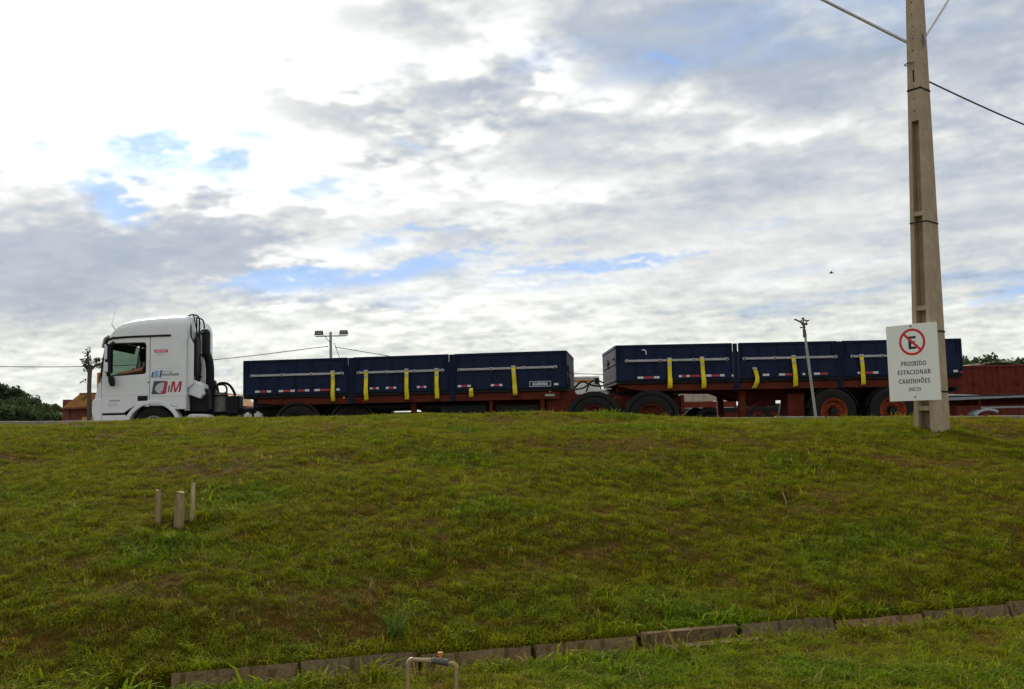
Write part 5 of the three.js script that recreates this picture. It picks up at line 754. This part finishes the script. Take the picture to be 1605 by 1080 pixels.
{
  const T = thing('pruned_tree', 'hard pruned tree trunk with a few sprouts beside the maroon house', 'tree', [-18.0, YARD, -39.2]);
  part('trunk', [tube([[0, 0, 0], [0.02, 1.4, 0], [0.0, 2.6, 0], [0.03, 3.35, 0]], 0.088, 16, 12)], mat.bark, T); part('limb', [tube([[0.0, 3.0, 0], [-0.14, 3.25, 0], [-0.24, 3.38, 0.05]], 0.06, 10, 10)], mat.bark, T); part('limb', [tube([[0.02, 3.1, 0], [0.25, 3.32, 0], [0.62, 3.40, 0.05]], 0.055, 10, 10)], mat.bark, T); part('limb', [tube([[0, 3.2, 0], [-0.06, 3.5, 0], [-0.1, 3.95, 0]], 0.04, 10, 8)], mat.bark, T);
  const r = rng(31), gs = []; for (const [x, y, n, s] of [[-0.1, 3.75, 4, 0.12], [0.35, 3.55, 4, 0.1], [-0.28, 2.7, 3, 0.12], [-0.22, 1.9, 3, 0.12], [-0.1, 3.95, 4, 0.12], [-0.24, 3.45, 6, 0.16], [0.6, 3.5, 6, 0.14], [0.1, 3.5, 14, 0.22], [0.4, 3.42, 14, 0.2], [-0.15, 3.42, 12, 0.2], [-0.1, 3.3, 6, 0.16]]) for (let k = 0; k < n; k++) gs.push(leafClump(40 + k, 8, 0.09, 0.05).translate(x + (r() - 0.5) * s * 2, y + (r() - 0.5) * s * 2, (r() - 0.5) * 0.2));
  part('crown', gs, mat.leafFar, T);
}
function woods(name, label, crowns, seed, size, perCrown) {
  const r = rng(seed), g = leafClump(seed, 14, size * 1.1, size * 0.55), ms = [], m = new THREE.Matrix4(), q = new THREE.Quaternion();
  for (const [x, y, z, rx, ry] of crowns) for (let i = 0; i < perCrown; i++) { const d = V(r() * 2 - 1, r() * 2 - 1, r() * 2 - 1).normalize(), k = 0.55 + 0.5 * Math.sqrt(r()) + 0.15 * noise(d.x * 3 + x, d.y * 3 + z); q.setFromEuler(new THREE.Euler(r() * 6, r() * 6, r() * 6)); m.compose(V(x + d.x * rx * k, y + d.y * ry * k, z + d.z * rx * k), q, V(1, 1, 1).multiplyScalar(0.7 + 0.7 * r())); ms.push([m.clone(), 0.6 + 0.8 * r()]); }
  const im = new THREE.InstancedMesh(g, mat.leafFar, ms.length), c = new THREE.Color(); ms.forEach(([mm, b], i) => { im.setMatrixAt(i, mm); im.setColorAt(i, c.setRGB(b, b, b * 0.95)); }); im.name = name; im.castShadow = im.receiveShadow = true; im.userData = { kind: 'stuff', label, category: 'trees' }; scene.add(im);
}
{
  const hillTop = (x) => mix(3.3, 5.6, smooth(-44, -56, x)) ;
  const pos = [], idx = [], nx = 40, nz = 12; for (let j = 0; j <= nz; j++) for (let i = 0; i <= nx; i++) { const x = mix(-130, -38, i / nx), u = j / nz, z = mix(-80, -150, u); pos.push(x, YARD - 0.1 + (hillTop(x) * 0.75) * smooth(0, 0.6, u) * smooth(-38, -52, x) + 0.3 * noise(x * 0.2, z * 0.2), z); if (i < nx && j < nz) { const a = j * (nx + 1) + i; idx.push(a, a + 1, a + nx + 1, a + 1, a + nx + 2, a + nx + 1); } }
  const g = new THREE.BufferGeometry(); g.setAttribute('position', new THREE.Float32BufferAttribute(pos, 3)); g.setIndex(idx); g.computeVertexNormals(); structure(part('hill', g, M([0.045, 0.05, 0.02], { rough: 1, map: soilMap })));
  const cr = [], r = rng(51); for (let i = 0; i < 120; i++) { const x = mix(-90, -42.0, Math.pow(r(), 0.7)), z = mix(-84, -112, r()), s = 0.9 + 1.0 * r(), yTop = YARD + clamp(2.7 + (-48.6 + x * 100 / z) * 0.50, 1.2, 5.4) * (-z / 100); cr.push([x, Math.min(yTop - s, yTop - s - (112 + z) * 0.055 * (0.6 + r())), z, s * 1.2, s]); }
  for (const [x, y, z, a, b] of [[-54.6, 6.2, -97, 1.2, 0.9], [-52.6, 5.6, -97, 0.9, 0.7], [-57, 6.3, -98, 1.6, 1.0]]) cr.push([x, y, z, a, b]);
  woods('woodland', 'dark green wooded hillside at the far left edge', cr, 61, 0.34, 150);
  const c2 = []; for (let i = 0; i < 26; i++) { const x = mix(53, 92, r()), s = 1.2 + 0.8 * r(); c2.push([x, 6.1 + 0.5 * r() - s * 0.4, -112 + r() * 8, s * 1.3, s * 1.4]); } woods('woodland_001', 'dark green tree belt beyond the red container at the far right', c2, 62, 0.36, 150);
  const S = thing('far_shed', 'distant pale roofed shed peeping over the red container', 'building', [50, YARD, -104]); part('wall', B(0, 5.6, 0, 5.75, -6, 0, 0.02), mat.creamWhite, S); part('roof', ext(shape([[-0.8, 5.72], [4.3, 6.45], [6.2, 6.45], [6.2, 6.2], [4.3, 6.2], [-0.8, 5.5]]), -6.4, 0.4, 0.02), mat.tan, S); for (const x of [1.2, 2.0]) part('window', B(x, x + 0.5, 5.1, 5.5, -0.02, 0.04), mat.darkSteel, S);
}
{ // bird in flight
  const T = thing('bird', 'small dark bird gliding in the sky left of the concrete pole', 'bird', [10.53, 6.35, -30]); T.scale.setScalar(0.55); const b = new THREE.SphereGeometry(0.05, 12, 8); b.scale(1.9, 0.8, 0.8); part('body', [b, new THREE.SphereGeometry(0.032, 8, 6).translate(0.11, 0.015, 0)], mat.cable, T);
  for (const s of [-1, 1]) part('wing', ext(shape([[-0.05, 0], [0.05, 0], [0.02, 0.13], [-0.06, 0.24], [-0.05, 0.12]]), -0.004, 0.004, 0).rotateX(s * Math.PI / 2).rotateX(s * -0.5), mat.cable, T); part('tail', B(-0.19, -0.08, -0.008, 0.008, -0.03, 0.03, 0.003), mat.cable, T);
}
renderer.render(scene, camera);
